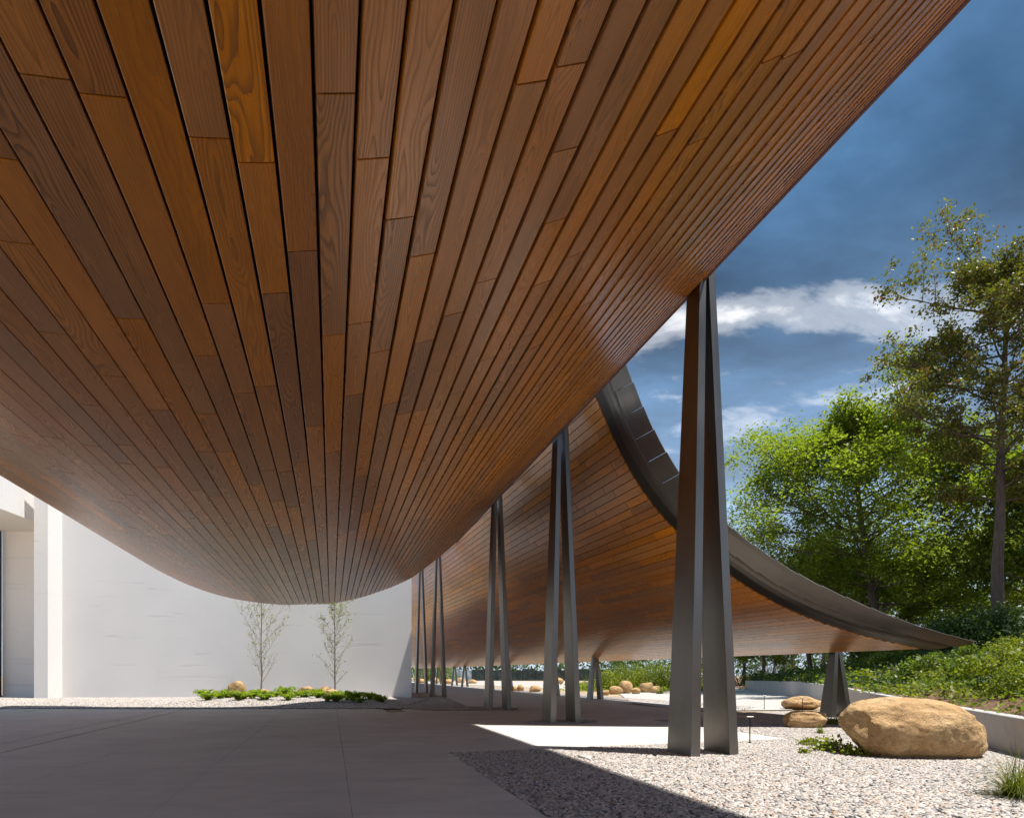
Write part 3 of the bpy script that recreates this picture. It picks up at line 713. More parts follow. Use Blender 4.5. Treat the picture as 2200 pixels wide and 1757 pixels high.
# ------------------------------------------------------------------ boulders and rocks
def rock(name, loc, size, seed, label, group=None, rz=0.0, sub=4, rough=1.0, cat='boulder', tilt=0.0, soft=False):
    bm = bmesh.new(); bmesh.ops.create_icosphere(bm, subdivisions=sub, radius=1.0); rr = random.Random(seed)
    off = Vector((rr.uniform(-50, 50), rr.uniform(-50, 50), rr.uniform(-50, 50)))
    cuts = [(Vector((rr.gauss(0, 1), rr.gauss(0, 1), rr.gauss(0, .7))).normalized(), rr.uniform(.70, .92)) for _ in range(5 if soft else 9)]
    if soft: cuts = [(n, d + .14) for n, d in cuts]
    chips = [(Vector((rr.gauss(0, 1), rr.gauss(0, 1), rr.gauss(0, .8))).normalized(), rr.uniform(.97, 1.03) if soft else rr.uniform(.87, .95)) for _ in range(16)]
    for v in bm.verts:
        p = v.co.copy(); q = Vector((abs(p.x) ** .82 * (1 if p.x > 0 else -1), abs(p.y) ** .82 * (1 if p.y > 0 else -1), abs(p.z) ** .85 * (1 if p.z > 0 else -1)))
        for n, d in cuts:
            e = q.dot(n) - d
            if e > 0: q -= n * e * 0.80
        for n, d in chips:
            e = q.dot(n) - d - .03 * mnoise.noise(p * 4 + off)
            if e > 0: q -= n * e * .85
        n1 = mnoise.noise(p * 1.3 + off) * .10 + mnoise.noise(p * 3.1 + off) * .045 + abs(mnoise.noise(p * 5.5 + off * 2)) * -.045 + mnoise.noise(p * 13 + off) * .014
        q += p * n1 * rough
        q.z = q.z if q.z > -.72 else -.72 + (q.z + .72) * .25
        v.co = Vector((q.x * size[0] / 2, q.y * size[1] / 2, q.z * size[2] / 2 * 1.12))
    zmin = min(v.co.z for v in bm.verts)
    for v in bm.verts: v.co.z -= zmin + size[2] * .05
    o = mkbm(name, bm, ROCK, None, True, label=label, cat=cat, group=group); o.location = loc; o.rotation_euler = (0, tilt, rz); return o
rock('boulder', (7.98, 11.7, 0), (2.62, 1.6, 1.20), 3, 'huge rounded golden sandstone boulder lying on the pebbles before the wall', rz=R(-7), sub=6, tilt=R(3), rough=.75, soft=True)
rock('boulder', (9.02, 17.95, 0), (1.55, .95, .56), 8, 'small golden boulder on the pebbles, the front one of the pair by the prop', sub=5)
rock('boulder', (13.75, 27.6, 0), (1.80, 1.1, .66), 12, 'small golden boulder at the path edge, the rear one of the pair by the prop', sub=5)
def bed_z(x, y): return strip_z(x, y)
for (px, py, Y, sx, sz, sd_, lab) in ((507, 1500, 35.2, 1.05, .80, 21, 'round buff rock standing at the left end of the fern bed'), (566, 1498, 36.2, .9, .35, 22, 'low tan rock at the foot of the left birch sapling'),
        (660, 1500, 36.0, .98, .50, 23, 'reddish rock half sunk among the ferns between the two saplings'), (700, 1497, 36.6, .8, .48, 24, 'brown mottled rock just left of the right sapling'), (711, 1507, 34.5, .75, .42, 25, 'pale tan rock in front of the right sapling')):
    x = (px - VPX) / F * Y; rock('rock', (x, Y, bed_z(x, Y) + .02), (sx * 1.1, sx * .9, sz * 1.35), sd_, lab, 'rocks in the fern bed', sub=4, cat='rock')
for i, (px, py, sx, sz, lab) in enumerate(((1322, 1490, 1.3, .75, 'left low golden rock of the heap before the bright shrubs'), (1344, 1489, 1.5, 1.25, 'tallest golden rock of the heap before the bright shrubs'), (1366, 1490, 1.0, .6, 'small rock in the middle of the heap before the bright shrubs'),
        (1390, 1487, 1.5, 1.1, 'broad golden rock at the right of the heap before the bright shrubs'), (1410, 1488, 1.2, .75, 'rightmost golden rock of the heap, sedge beside it'), (1300, 1492, .9, .5, 'small rock beside the second short prop'),
        (1150, 1486, 1.3, .7, 'brown rock on the road verge right of the third tall column'), (1118, 1484, .8, .75, 'small pointed rock on the road verge left of another rock'), (1104, 1484, .9, .6, 'small brown rock touching the right foot of the third tall column'))):
    p = gp(px, py); rock('rock', (p.x, p.y, -.02), (sx, sx * .8, sz), 40 + i, lab, 'rocks along the road', sub=3, cat='rock', rz=i)
for i, px in enumerate((905, 935, 965, 990, 1015, 1200, 1225)):
    p = gp(px, 1466.5 + (i % 3)); rock('rock', (p.x, p.y, -.05), (1.8, 1.4, 1.0 + .3 * (i % 2)), 60 + i, ('far brown rock at the sunlit road edge, number in line from the white wall: ' + ('first', 'second', 'third', 'fourth', 'fifth', 'sixth', 'seventh')[i]), 'far rocks beyond the paving', sub=3, cat='rock')

# ------------------------------------------------------------------ lamps
def path_light(px, py, h, label):
    p = gp(px, py); r = empty('path_light', (p.x, p.y, 0), label=label, cat='path light', group='small T shaped path lights')
    bm = bmesh.new(); bmesh.ops.create_cone(bm, cap_ends=True, segments=10, radius1=.014, radius2=.014, depth=h); bmesh.ops.translate(bm, vec=(0, 0, h / 2), verts=bm.verts[:]); mkbm('post', bm, DARKM, r)
    bm = bmesh.new(); box_bm(bm, -.085, .085, -.03, .03, h, h + .035); bevel(bm, .008, 1); mkbm('lamp_head', bm, FASC, r)
    bm = bmesh.new(); bmesh.ops.create_cone(bm, cap_ends=True, segments=12, radius1=.045, radius2=.03, depth=.03); bmesh.ops.translate(bm, vec=(0, 0, .015), verts=bm.verts[:]); mkbm('base', bm, DARKM, r)
path_light(1611, 1596, .60, 'T shaped path light nearest the camera, right of the biggest column')
path_light(1642, 1523, .62, 'T shaped path light by the sunlit path, left of the rear boulder')
path_light(1724, 1530, .60, 'T shaped path light standing in front of the rear small boulder')
def disc(px, py, r_, label, z=0.0):
    p = gp(px, py); e = empty('ground_light', (p.x, p.y, z), label=label, cat='ground light', group='flush round uplights')
    bm = bmesh.new(); bmesh.ops.create_cone(bm, cap_ends=True, segments=28, radius1=r_, radius2=r_ * .94, depth=.012); bmesh.ops.translate(bm, vec=(0, 0, .006), verts=bm.verts[:]); mkbm('rim', bm, ROOFM, e)
    bm = bmesh.new(); bmesh.ops.create_cone(bm, cap_ends=True, segments=24, radius1=r_ * .72, radius2=r_ * .70, depth=.006); bmesh.ops.translate(bm, vec=(0, 0, .0155), verts=bm.verts[:]); mkbm('lens', bm, LENS, e)
for px, py, lab in ((64, 1527, 'flush round light in the paving at far left'), (1036, 1554, 'flush round light at the tip of the sunlit paving patch'), (941, 1524, 'flush round light in front of the dark gravel bed'),
                    (1031, 1499.5, 'flush round light in the shaded paving behind the third tall column'), (1151, 1519, 'flush round light left of the second tall column')): disc(px, py, .20, lab)
disc(1260, 1627, .17, 'flush round light lying in the sunlit pebbles', 0.02)

# ------------------------------------------------------------------ fence
FEN = plain('dark_green_scrim', (0.020, 0.034, 0.030), 0.55, 0, 1.2, 0.5, (0.9, 0.25), (1, 1, .5))
FENB = plain('pale_gate_panel', (0.30, 0.36, 0.38), 0.6)
fe = empty('site_fence', (0, 0, 0), label='long temporary fence hung with wrinkled dark green scrim beyond the road', cat='fence')
FY, W_ = 165.0, 3.6
for i in range(13):
    x0 = -18.6 + i * W_; V, Fc = [], []; nx, nz = 10, 6; zt = 3.4 - .35 * (i % 2) + rnd.uniform(-.15, .15)
    for j in range(nz + 1):
        for k in range(nx + 1):
            xx = x0 + .05 + (W_ - .1) * k / nx; zz = .05 + (zt - .05) * j / nz
            V.append((xx, FY - .25 * mnoise.noise(Vector((xx * 1.3, zz * 1.1, i * 3.3))), zz - .12 * math.sin(math.pi * k / nx) * (j / nz)))
    for j in range(nz):
        for k in range(nx): Fc.append((j * (nx + 1) + k, j * (nx + 1) + k + 1, (j + 1) * (nx + 1) + k + 1, (j + 1) * (nx + 1) + k))
    mk('panel', V, Fc, FENB if i in (0, 1) else FEN, fe, True, **({'label': 'pale grey blue panel'} if i in (0, 1) else {}))
    bm = bmesh.new(); box_bm(bm, x0 - .05, x0 + .05, FY + .02, FY + .12, 0, 3.55); mkbm('post', bm, DARKM, fe)

# ------------------------------------------------------------------ vegetation
def tube(V, Fc, pts, rad, n=6):
    b0 = len(V); ref = Vector((0.3, 0.9, 0.2))
    for i, p in enumerate(pts):
        d = (pts[min(i + 1, len(pts) - 1)] - pts[max(i - 1, 0)]).normalized()
        a = d.cross(ref); a = a.normalized() if a.length > 1e-4 else Vector((1, 0, 0)); b = d.cross(a)
        for k in range(n):
            an = 2 * math.pi * k / n; V.append(tuple(p + (a * math.cos(an) + b * math.sin(an)) * rad[i]))
    for i in range(len(pts) - 1):
        for k in range(n): Fc.append((b0 + i * n + k, b0 + i * n + (k + 1) % n, b0 + (i + 1) * n + (k + 1) % n, b0 + (i + 1) * n + k))
    Fc.append(tuple(b0 + (len(pts) - 1) * n + k for k in range(n)))
def leaves(C, size, r, up=0.55, aspect=0.62, droop=0.0):
    """C: (n,3) centres -> (n,4,3) pointed leaf quads with random set"""
    n = len(C); nr = r.normal(size=(n, 3)); nr[:, 2] += up * 1.4; nr /= np.linalg.norm(nr, axis=1)[:, None]
    a = r.normal(size=(n, 3)); a[:, 2] -= droop; a -= (a * nr).sum(1)[:, None] * nr; a /= np.linalg.norm(a, axis=1)[:, None]
    b = np.cross(nr, a); s = size * r.uniform(.6, 1.35, size=(n, 1))
    return np.stack([C - a * s * .55, C + b * s * aspect * .5, C + a * s * .6, C - b * s * aspect * .5], 1)
def wander(r, p, d, ln, n, wig, rise=0.0):
    pts = [p.copy()]
    for i in range(n):
        d = (d + Vector((r.uniform(-wig, wig), r.uniform(-wig, wig), r.uniform(-wig, wig) + rise))).normalized(); pts.append(pts[-1] + d * (ln / n))
    return pts
def make_tree(name, base, H, rad, z0, leafm, barkm, nleaf, lsize, seed, label, group, trunk_r=.3, limbs=16, shape=None, cr=.9, sub=5, off=(0, 0), cat='tree', lean=(0, 0), top=.9, rise=.10, up=.55, elev=(.15, .75), extra=(), wob=1.0):
    r = random.Random(seed); g = np.random.default_rng(seed)
    root = empty(name, base, label=label, cat=cat, group=group)
    V, Fc, cl = [], [], []
    tp = [Vector((0, 0, -.3))]; n = 9
    for i in range(1, n + 1):
        f = i / n; tp.append(Vector((lean[0] * f + off[0] * f * f + wob * r.uniform(-.02, .02) * H * .5 * (f > .2), lean[1] * f + off[1] * f * f + wob * r.uniform(-.02, .02) * H * .5 * (f > .2), H * top * f)))
    tube(V, Fc, tp, [trunk_r * (1.35 if i == 0 else 1) * (1 - .86 * (i / n)) for i in range(n + 1)], 9)
    shape = shape or (lambda f: math.sin(math.pi * min(1, max(0, .12 + .86 * f))) ** .7)
    def on_trunk(z):
        f = min(.999, max(0, z / (H * top))) * n; i = int(f); return tp[i].lerp(tp[i + 1], f - i)
    specs = []
    for k in range(limbs):
        f = (k + r.random()) / limbs; z = z0 + (H * top - z0) * f ** .9
        az = k * 2.39996 + r.uniform(-.4, .4); el = r.uniform(*elev) * (0.6 + .8 * f)
        specs.append((z, az, el, rad * shape(f) * r.uniform(.72, 1.12)))
    specs += list(extra)
    for (z, az, el, ln) in specs:
        p = on_trunk(min(z, H * top * .985)); d = Vector((math.cos(az) * math.cos(el), math.sin(az) * math.cos(el), math.sin(el)))
        lr = trunk_r * .34 * (1 - .6 * z / H) * (0.5 + .5 * ln / max(rad, .01))
        pts = wander(r, p, d, ln, 6, .16, rise * .5); tube(V, Fc, pts, [lr * (1 - .82 * i / 6) for i in range(7)], 6)
        cl.append((pts[-1], cr * .8))
        for s in range(sub):
            fi = .30 + .66 * (s + r.random()) / sub; i = min(5, int(fi * 6)); q = pts[i].lerp(pts[i + 1], fi * 6 - i)
            dd = (pts[i + 1] - pts[i]).normalized(); sd2 = (dd + Vector((r.uniform(-1, 1), r.uniform(-1, 1), r.uniform(-.35, .75))) * .95).normalized()
            sl = ln * r.uniform(.22, .42); sp = wander(r, q, sd2, sl, 3, .22, .06); tube(V, Fc, sp, [lr * .36 * (1 - .75 * j / 3) for j in range(4)], 4)
            cl += [(sp[-1], cr), (sp[2], cr * .85)]
            for _ in range(2):
                e = sp[r.randint(1, 3)]; tw = wander(r, e, (sd2 + Vector((r.uniform(-1, 1), r.uniform(-1, 1), r.uniform(-.5, .6)))).normalized(), sl * .55, 2, .25); tube(V, Fc, tw, [lr * .14, lr * .09, lr * .05], 3); cl.append((tw[-1], cr * .75))
    mk('trunk', V, Fc, barkm, root, True)
    C, K = [], []
    per = max(3, nleaf // len(cl))
    for (c, s) in cl:
        m = max(2, int(per * r.uniform(.45, 1.6))); tone = r.gauss(0, .17)
        q = g.normal(size=(m, 3)) * (s * .52) * np.array([1, 1, .62]) + np.array(c); C.append(q)
        k = g.random((m, 3)); k[:, 0] = np.clip(.5 + tone + g.normal(0, .17, m), 0, 1); K.append(k)
    C = np.concatenate(C); K = np.concatenate(K); quadmesh('crown', leaves(C, lsize, g, up), leafm, K, root)
    return root
def shrub(name, base, rx, ry, h, leafm, nleaf, lsize, seed, label, group, cat='shrub', stems=7):
    r = random.Random(seed); g = np.random.default_rng(seed); root = empty(name, base, label=label, cat=cat, group=group); V, Fc, C, K = [], [], [], []
    ncl = max(14, nleaf // 45)
    for k in range(stems):
        a = r.uniform(0, 6.283); e = Vector((math.cos(a) * rx * .6, math.sin(a) * ry * .6, h * r.uniform(.6, .95)))
        pts = [Vector((e.x * .1, e.y * .1, -.1)), Vector((e.x * .4, e.y * .4, h * .4)), e]; tube(V, Fc, pts, [.035 * h * .5, .022 * h * .5, .008], 4)
    mk('stem', V, Fc, BARK, root, True)
    for k in range(ncl):
        a = r.uniform(0, 6.283); ph = math.acos(r.uniform(0, 1)); q = r.uniform(.55, 1.05); bump_ = 1 + .25 * mnoise.noise(Vector((math.cos(a) * 2, math.sin(a) * 2, seed)))
        c = Vector((math.cos(a) * math.sin(ph) * rx * q * bump_, math.sin(a) * math.sin(ph) * ry * q * bump_, (.12 + .88 * math.cos(ph) * q * bump_) * h)); m = max(3, int(nleaf / ncl * r.uniform(.5, 1.5))); tone = r.gauss(0, .18)
        C.append(g.normal(size=(m, 3)) * .16 * h * np.array([1, 1, .75]) + np.array(c)); kk = g.random((m, 3)); kk[:, 0] = np.clip(.5 + tone + g.normal(0, .18, m), 0, 1); K.append(kk)
    C = np.concatenate(C); C[:, 2] = np.abs(C[:, 2]) + .02
    quadmesh('foliage', leaves(C, lsize, g, .6), leafm, np.concatenate(K), root); return root
def bp(px, Y):
    x = (px - VPX) / F * Y; return Vector((x, Y, max(0.0, bank_z(x, Y))))

TG = 'trees on the bank'
b = bp(1890, 52)
make_tree('maple_tree', b, 21.8, 10.6, 3.6, LEAF_MAPLE, BARK, 100000, .27, 101, 'broad bright green maple filling the bank behind the curved roof edge', TG, up=1.5, trunk_r=.50, limbs=52, cr=1.55, sub=7, lean=(-1.5, 0), off=(-1.0, 0), elev=(.02, .60))
b = bp(2142, 37)
make_tree('locust_tree', b, 25.8, 5.3, 9.0, LEAF_OLIVE, BARK, 48000, .20, 102, 'tall loose olive tree with rusty tips and a bare dark trunk at right', TG, trunk_r=.40, limbs=44, cr=.72, sub=7, lean=(.3, 0), off=(.4, 0), wob=.3, elev=(.0, .75), rise=.05, up=.6, top=.93,
          extra=((13.2, math.pi * .97, .20, 7.4), (21.0, math.pi * 1.02, .35, 6.8), (17.0, math.pi * .95, .30, 6.4), (23.5, math.pi * .9, .5, 5.0)))
for (px, Y, H, rd, lm, nl, sd_, lab) in ((2235, 46, 15, 6.0, LEAF_MID, 20000, 103, 'mid green tree cut off by the right picture edge, behind the tall olive tree'),
        (2150, 66, 15.5, 7.5, LEAF_YEL, 20000, 104, 'yellow green tree glowing behind the bare dark trunk'), (2020, 74, 17, 7.5, LEAF_MAPLE, 20000, 105, 'green tree between the maple and the bare dark trunk, farther back'),
        (1740, 64, 13, 6.0, LEAF_MID, 18000, 106, 'dark green tree rising just above the middle of the curved roof edge'), (1640, 84, 15, 7.0, LEAF_MID, 16000, 107, 'far green tree left of the maple, low behind the roof'),
        (1830, 84, 17, 8.0, LEAF_DARK, 16000, 108, 'dark tree standing behind the maple trunk'), (1940, 90, 18, 8.0, LEAF_MID, 16000, 109, 'far tree in the back row behind the right side of the maple'), (2240, 84, 17, 8, LEAF_MID, 14000, 110, 'far tree in the back row at the right picture edge')):
    make_tree('broadleaf_tree', bp(px, Y), H, rd, 2.2, lm, BARK, nl, .36, sd_, lab, TG, trunk_r=.30, limbs=26, cr=1.5, sub=6)
for i, (px, Y, H, lab) in enumerate(((1735, 92, 12, 'pale forked trunk left of the splayed prop, beneath the canopy'), (1688, 96, 12, 'pale leaning trunk beneath the canopy, third from the prop'), (1660, 90, 12, 'pale multi stem tree beneath the canopy, left of the leaning trunk'),
        (1705, 100, 12, 'slim pale trunk beneath the canopy, between two larger pale trunks'), (1600, 96, 13, 'dark trunk close to the right leg of the biggest column'), (1850, 60, 13, 'stout grey trunk right of the splayed prop, under the roof tip'), (1765, 84, 12, 'grey trunk directly left of the splayed prop'))):
    make_tree('woodland_tree', bp(px, Y), H, 4.5, 4.2, LEAF_MID if i % 2 else LEAF_DARK, BARK if i in (4, 5) else BARKP, 3000, .32, 130 + i, lab, 'woodland trunks seen under the canopy', trunk_r=.42 if i == 5 else .30, limbs=11, cr=1.2, sub=4, lean=(random.Random(i).uniform(-1.5, 1.5), 0))
SH = 'shrubs along the top of the bank'
def many_shrubs(lst, group, fmt):
    for i, (px, Y, rx, h, lm, nl) in enumerate(lst):
        shrub('shrub', bp(px, Y), rx, rx * .85, h, lm, nl, .10 if Y < 30 else .20, 200 + i + len(group), fmt[i], group)
many_shrubs([(2085, 35, 2.0, 2.6, LEAF_DARK, 4200), (2150, 35.5, 2.0, 2.5, LEAF_DARK, 4000), (2030, 46, 2.2, 2.4, LEAF_DARK, 2600), (1975, 48, 2.2, 2.2, LEAF_DARK, 2400), (1920, 50, 2.3, 2.6, LEAF_MID, 2600), (1880, 56, 2.2, 2.2, LEAF_MID, 2200), (2205, 39, 2.2, 2.4, LEAF_DARK, 2400), (2120, 52, 3, 4.5, LEAF_MID, 3000), (2010, 56, 3, 4.2, LEAF_MID, 2600)], SH,
    ['dense dark shrub at the foot of the bare dark trunk', 'dark rounded shrub right of the bare dark trunk', 'dark shrub under the tip of the curved roof edge', 'dark low shrub left of the roof tip on the bank', 'green shrub under the roof edge right of the splayed prop', 'green shrub touching the stout grey trunk', 'dark shrub on the bank at the right picture edge', 'tall green shrub behind the dark one at the bare trunk', 'tall green shrub behind the roof tip'])
shrub('shrub', bp(2178, 19), .95, .8, 1.05, LEAF_YEL, 2600, .075, 301, 'bright yellow green shrub on the bank at the right picture edge', 'bright shrubs on the bank')
shrub('shrub', bp(2192, 15.5), .75, .7, .80, LEAF_YEL, 1900, .07, 302, 'low bright shrub hanging over the retaining wall at far right', 'bright shrubs on the bank')
lab_s = ['bright shrub right of the second short prop, leftmost behind the rock heap', 'bright shrub behind the tallest rock', 'bright yellow green shrub behind the middle of the rock heap', 'tall shrub behind the right rocks', 'bright shrub touching the left leg of the biggest column', 'dark shrub in the back row left behind the rock heap', 'green shrub in the back row behind the tallest rock', 'green shrub in the back row at right of the rock heap', 'shrub seen between the two legs of the biggest column', 'dark shrub at the end of the sandy path, by the dark trunk', 'bright shrub beside the pale multi stem tree', 'bright shrub right of the pale trunks', 'green shrub behind the end of the retaining wall']
for i, (px, Y, rx, h, lm, nl) in enumerate(((1300, 60, 1.6, 2.0, LEAF_YEL, 2000), (1335, 62, 1.8, 2.4, LEAF_YEL, 2200), (1368, 64, 1.8, 2.2, LEAF_YEL, 2200), (1402, 62, 2.0, 2.8, LEAF_YEL, 2400), (1432, 64, 1.8, 2.6, LEAF_YEL, 2200), (1310, 80, 3.2, 3.6, LEAF_DARK, 2600), (1352, 84, 3.2, 4.2, LEAF_MID, 2600), (1410, 82, 3.4, 4.2, LEAF_MID, 2600), (1500, 70, 2.4, 3.0, LEAF_YEL, 2200),
        (1590, 82, 1.8, 2.2, LEAF_DARK, 1600), (1630, 80, 2.0, 2.0, LEAF_YEL, 1900), (1715, 80, 2.2, 2.2, LEAF_YEL, 1900), (1650, 110, 5, 5.0, LEAF_DARK, 2600))):
    shrub('shrub', bp(px, Y), rx, rx * .85, h, lm, nl, .17, 320 + i, lab_s[i], 'shrubs across the path')
for i, px in enumerate((893, 912, 935, 955)):
    shrub('shrub', Vector(((px - VPX) / F * 150, 150, 0)), 3.2, 2.6, 3.6 + i % 2, LEAF_MID, 1600, .3, 360 + i, ('far green shrub between the white wall and the fifth tall column', 'far green shrub behind the farthest short prop', 'far green shrub behind the legs of the fourth tall column', 'far green shrub beside the pale fence panels')[i], 'far shrubs past the white wall')
def far_wood():
    g = np.random.default_rng(55); C, K = [], []
    for k in range(620):
        x = g.uniform(-90, 190); y = g.uniform(175, 200); h = 9 + 5 * mnoise.noise(Vector((x * .06, 2.2, 0))); c = np.array([x, y, g.uniform(.3, 1) * h]); m = 22
        C.append(g.normal(size=(m, 3)) * 1.3 + c); kk = g.random((m, 3)); kk[:, 0] = np.clip(.45 + g.normal(0, .2) + g.normal(0, .15, m), 0, 1); K.append(kk)
    quadmesh('far_wood', leaves(np.concatenate(C), 1.1, g), LEAF_DARK, np.concatenate(K), kind='stuff')
far_wood()

# birch saplings before the white wall
def sapling(px, Y, H, w, seed, label):
    x = (px - VPX) / F * Y; r = random.Random(seed); g = np.random.default_rng(seed); z = strip_z(x, Y)
    root = empty('birch_sapling', (x, Y, z), label=label, cat='sapling', group='birch saplings before the white wall'); V, Fc, C = [], [], []
    tp = [Vector((r.uniform(-.03, .03) * (i > 0), r.uniform(-.03, .03) * (i > 0), H * i / 10 - .05)) for i in range(11)]; tube(V, Fc, tp, [.055 * (1 - .88 * i / 10) for i in range(11)], 7)
    for k in range(34):
        f = .10 + .86 * (k + r.random() * .8) / 34; p = tp[int(f * 10)].lerp(tp[min(10, int(f * 10) + 1)], f * 10 % 1); az = k * 2.4 + r.uniform(-.5, .5)
        env = (.45 + .9 * f if f < .45 else 1.0 - .8 * (f - .45) / .55); ln = w * env * r.uniform(.65, 1.1)
        d = Vector((math.cos(az) * .75, math.sin(az) * .5, r.uniform(.55, 1.0))).normalized(); pts = wander(r, p, d, ln, 5, .10, .10); tube(V, Fc, pts, [.017 * (1 - f * .4) * (1 - .8 * i / 5) for i in range(6)], 4)
        for s in range(9):
            i = r.randint(1, 4); q = pts[i].lerp(pts[i + 1], r.random()); sp = wander(r, q, (d + Vector((r.uniform(-1, 1), r.uniform(-1, 1), r.uniform(-.2, .6)))).normalized(), ln * r.uniform(.15, .35), 2, .2); tube(V, Fc, sp, [.006, .005, .003], 3)
            nlv = int(9 * (f * 1.15) * r.uniform(.3, 1.4))
            for _ in range(nlv): C.append(np.array(sp[r.randint(1, 2)]) + g.normal(size=3) * .07)
    mk('trunk', V, Fc, TWIG, root, True); C = np.array(C); kk = g.random((len(C), 3)); quadmesh('crown', leaves(C, .095, g, .2, .75), LEAF_PALE, kk, root)
sapling(562, 36.6, 7.6, 3.3, 71, 'wider sparse birch sapling, the left of the two before the white wall')
sapling(719, 36.6, 7.4, 2.4, 72, 'narrower sparse birch sapling, the right of the two before the white wall')

# ferns in the bed: one mesh, copied
def fern_mesh(seed):
    """low mound: arching fronds thickened with small flat-lying leaflets"""
    g = np.random.default_rng(seed); r = random.Random(seed); C, K = [], []
    for k in range(22):
        az = r.uniform(0, 6.283); ln = r.uniform(.20, .50); lift = r.uniform(.6, 1.2); tone = r.uniform(-.22, .22)
        for i in range(1, 11):
            f = i / 10; c = np.array([math.cos(az) * ln * f, math.sin(az) * ln * f, lift * .50 * f * (1.35 - .8 * f) + .04])
            m = 3; C.append(c + g.normal(size=(m, 3)) * np.array([.05, .05, .03])); kk = g.random((m, 3)); kk[:, 0] = np.clip(.55 + tone + g.normal(0, .15, m), 0, 1); K.append(kk)
    return leaves(np.concatenate(C), .105, g, 1.1, .62), np.concatenate(K)
protos = []
fr = random.Random(9)
spots = []
for k in range(50):
    px = 436 + (826 - 436) * (k + fr.random()) / 50; Y = 36.5 - 5.2 * fr.random() ** .9
    if 640 < px < 690 and Y < 34: Y += 2
    spots.append((px, Y))
for k, (px, Y) in enumerate(spots):
    x = (px - VPX) / F * Y; z = strip_z(x, Y)
    kw = dict(label='bright green low fern clump in the gravel bed before the white wall', cat='fern', group='ferns in the bed along the white wall')
    if k < 4: q, kk = fern_mesh(80 + k); o = quadmesh('fern', q, LEAF_FERN, kk, **kw); protos.append(o)
    else: o = copyobj(protos[k % 4], **kw)
    o.location = (x, Y, z); o.rotation_euler = (0, 0, fr.uniform(0, 6.28)); s = fr.uniform(.65, 1.3); o.scale = (s, s, s * fr.uniform(.8, 1.15))

# ground cover on the bank
def bank_cover():
    for kind, (seed, mat, n_max, hgt, off, thr, lsz) in enumerate(((77, LEAF_MID, 1800, .55, 4.4, .08, .055), (78, LEAF_YEL, 1400, .8, 9.7, .16, .055), (79, LEAF_DARK, 1500, .9, 15.1, .06, .06))):
        g = np.random.default_rng(seed); C, K, S = [], [], []; n = 0; tries = 0
        while n < n_max and tries < 60000:
            tries += 1
            y = 8 + 60 * g.random() ** 1.5; x = wall_x(y) + .45 + g.random() ** 1.2 * (6 + y * .42)
            v = .5 * mnoise.noise(Vector((x * .45, y * .38, off))) + .9 * mnoise.noise(Vector((x * 1.3, y * 1.0, off * 2)))
            if kind == 2 and y < 24: continue
            if v < thr + .06 * (y < 26): continue
            n += 1; z = bank_z(x, y); sc_ = (.11 + .005 * y) * (.7 + .6 * g.random()); m = int(g.integers(10, 22)); q = g.normal(size=(m, 3)) * np.array([sc_ * 1.4, sc_ * 1.4, sc_ * hgt]); q[:, 2] = np.abs(q[:, 2]) + .03
            C.append(q + np.array([x, y, z])); k = g.random((m, 3)); k[:, 0] = np.clip(.45 + g.normal(0, .22) + g.normal(0, .18, m), 0, 1); K.append(k); S.append(np.full(m, lsz + .0030 * y))
        C = np.concatenate(C); S = np.concatenate(S)[:, None]
        Q = leaves(C, 1.0, g, .8, .75); Q = C[:, None, :] + (Q - C[:, None, :]) * S[:, None, :]
        quadmesh('ground_cover', Q, mat, np.concatenate(K), kind='stuff')
bank_cover()
def bank_shrubs():
    r = random.Random(31); protos = []
    kw = dict(label='low leafy shrub among the ground cover on the planted bank', cat='shrub', group='low shrubs scattered over the planted bank')
    for k in range(34):
        px = r.uniform(1880, 2210); Y = r.uniform(15, 46); x = (px - VPX) / F * Y
        if x < wall_x(Y) + .9: continue
        if len(protos) < 4: o = shrub('low_shrub', (0, 0, 0), .62, .55, .55, (LEAF_MID, LEAF_YEL, LEAF_DARK, LEAF_MID)[len(protos)], 1100, .085, 500 + k, kw['label'], kw['group'], stems=4); protos.append(o)
        else: o = copytree(protos[k % 4], **kw)
        o.location = (x, Y, bank_z(x, Y) - .03); s = r.uniform(.7, 1.25) * (1 + .02 * Y); o.scale = (s, s, s * r.uniform(.8, 1.3)); o.rotation_euler = (0, 0, r.uniform(0, 6))
bank_shrubs()
def verge():
    g = np.random.default_rng(78); C, K = [], []
    for k in range(900):
        px = g.uniform(1230, 1560); Y = g.uniform(56, 100); x = (px - VPX) / F * Y; m = 12
        C.append(g.normal(size=(m, 3)) * np.array([.6, .6, .16]) + np.array([x, Y, .2])); kk = g.random((m, 3)); K.append(kk)
    C = np.concatenate(C); C[:, 2] = np.abs(C[:, 2]); quadmesh('ground_cover', leaves(C, .30, g, .6), LEAF_YEL, np.concatenate(K), kind='stuff')
verge()
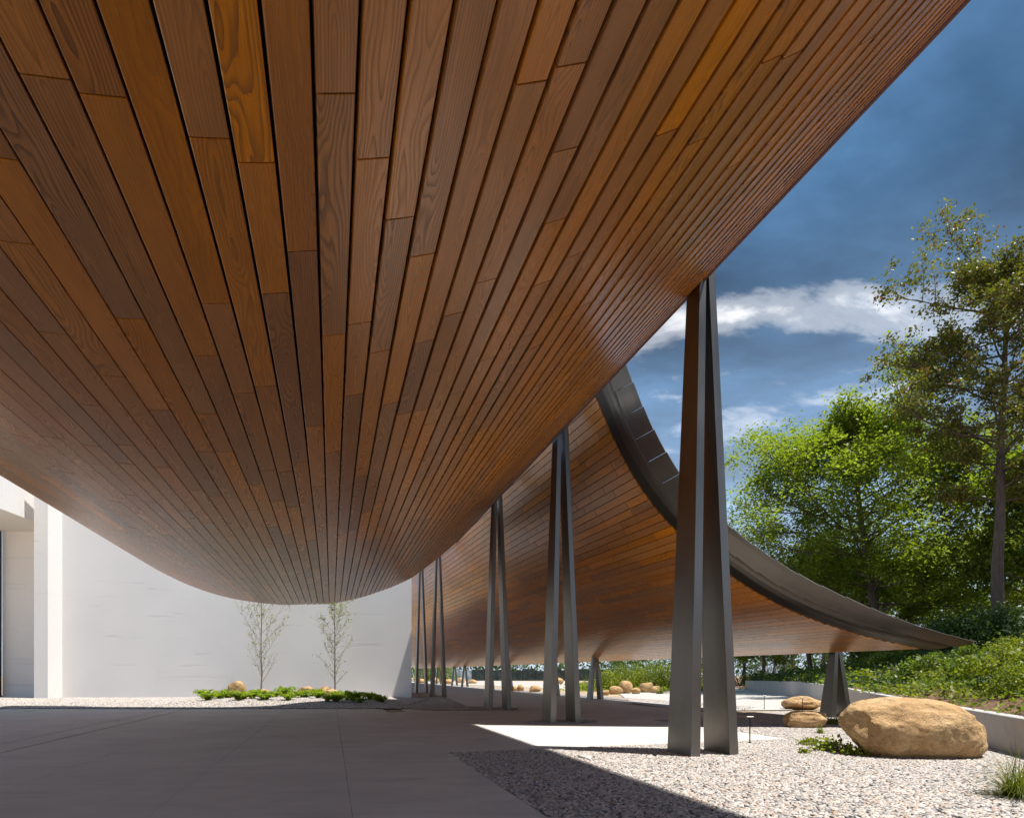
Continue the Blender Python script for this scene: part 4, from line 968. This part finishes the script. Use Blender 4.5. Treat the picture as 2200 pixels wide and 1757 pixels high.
# low leafy plants and grasses by the boulders
def small_plant(px, py, sz, n, seed, label, mat=None):
    p = gp(px, py); g = np.random.default_rng(seed); nc = 9; C = []
    for k in range(nc):
        a = g.uniform(0, 6.283); q = sz * g.uniform(.1, .7); C.append(g.normal(size=(n // nc, 3)) * sz * .30 * np.array([1, 1, .6]) + np.array([math.cos(a) * q, math.sin(a) * q * .7, sz * .22]))
    C = np.concatenate(C); C[:, 2] = np.abs(C[:, 2]) + .02; o = quadmesh('leafy_plant', leaves(C, .07, g, .8, .75), mat or LEAF_YEL, g.random((len(C), 3)), label=label, cat='plant', group='low plants in the pebbles'); o.location = p
small_plant(1790, 1612, .42, 420, 1, 'low leafy plant in the pebbles against the left end of the huge boulder'); small_plant(1838, 1622, .36, 330, 2, 'low leafy plant tucked under the front of the huge boulder')
small_plant(1738, 1600, .25, 140, 3, 'small leafy plant in the pebbles left of the huge boulder'); small_plant(1728, 1618, .14, 60, 4, 'tiny leafy sprig in open pebbles, lowest left of the huge boulder')
small_plant(1735, 1560, .35, 180, 5, 'leafy plant at the right foot of the front small boulder'); small_plant(1792, 1556, .38, 220, 6, 'leafy plant between the prop and the huge boulder')
def tuft(px, py, n, ln, seed, label, mat=GRASSM, spread=1.0, w=.006, lean=(0, 0)):
    p = gp(px, py); r = random.Random(seed); Q, K = [], []
    for k in range(n):
        az = r.uniform(0, 6.283); l = ln * r.uniform(.55, 1.15); el = r.uniform(.35, 1.35); o = Vector((r.gauss(0, .05), r.gauss(0, .05), 0)) * ln * 2
        d = Vector((math.cos(az) * math.cos(el) * spread + lean[0], math.sin(az) * math.cos(el) * spread + lean[1], math.sin(el))).normalized(); side = Vector((-d.y, d.x, 0)).normalized() if abs(d.z) < .99 else Vector((1, 0, 0)); q = o; tone = min(1, max(0, r.gauss(.5, .22))); m = 6
        for i in range(m):
            d2 = (d + Vector((0, 0, -1.9 * (i / m) ** 1.5 * (1.2 - el * .5) / m * 2.2))).normalized(); q2 = q + d2 * l / m; q2.z = max(q2.z, .02); w1, w2 = w * (1 - i / m) + .001, w * (1 - (i + 1) / m) + .0006
            Q.append([q - side * w1, q + side * w1, q2 + side * w2, q2 - side * w2]); K.append([tone, r.random(), r.random()]); q, d = q2, d2
    o = quadmesh('grass_tuft', np.array([[tuple(v) for v in f] for f in Q]), mat, np.array(K), label=label, cat='grass', group='grass tufts in the pebbles'); o.location = p
tuft(2190, 1712, 330, .70, 3, 'large arching green and yellow grass tuft at the right picture edge', lean=(-.25, .05))
tuft(1762, 1575, 70, .34, 5, 'small grey green sedge tuft in front of the front small boulder', w=.008); tuft(1806, 1548, 40, .55, 6, 'dry wispy grass tuft beside the left end of the huge boulder', w=.006)
tuft(2150, 1608, 24, .55, 7, 'thin wispy grass at the foot of the retaining wall', w=.005)
tuft(1418, 1490, 60, 1.1, 8, 'sedge tuft beside the rightmost rock of the far heap', w=.03)
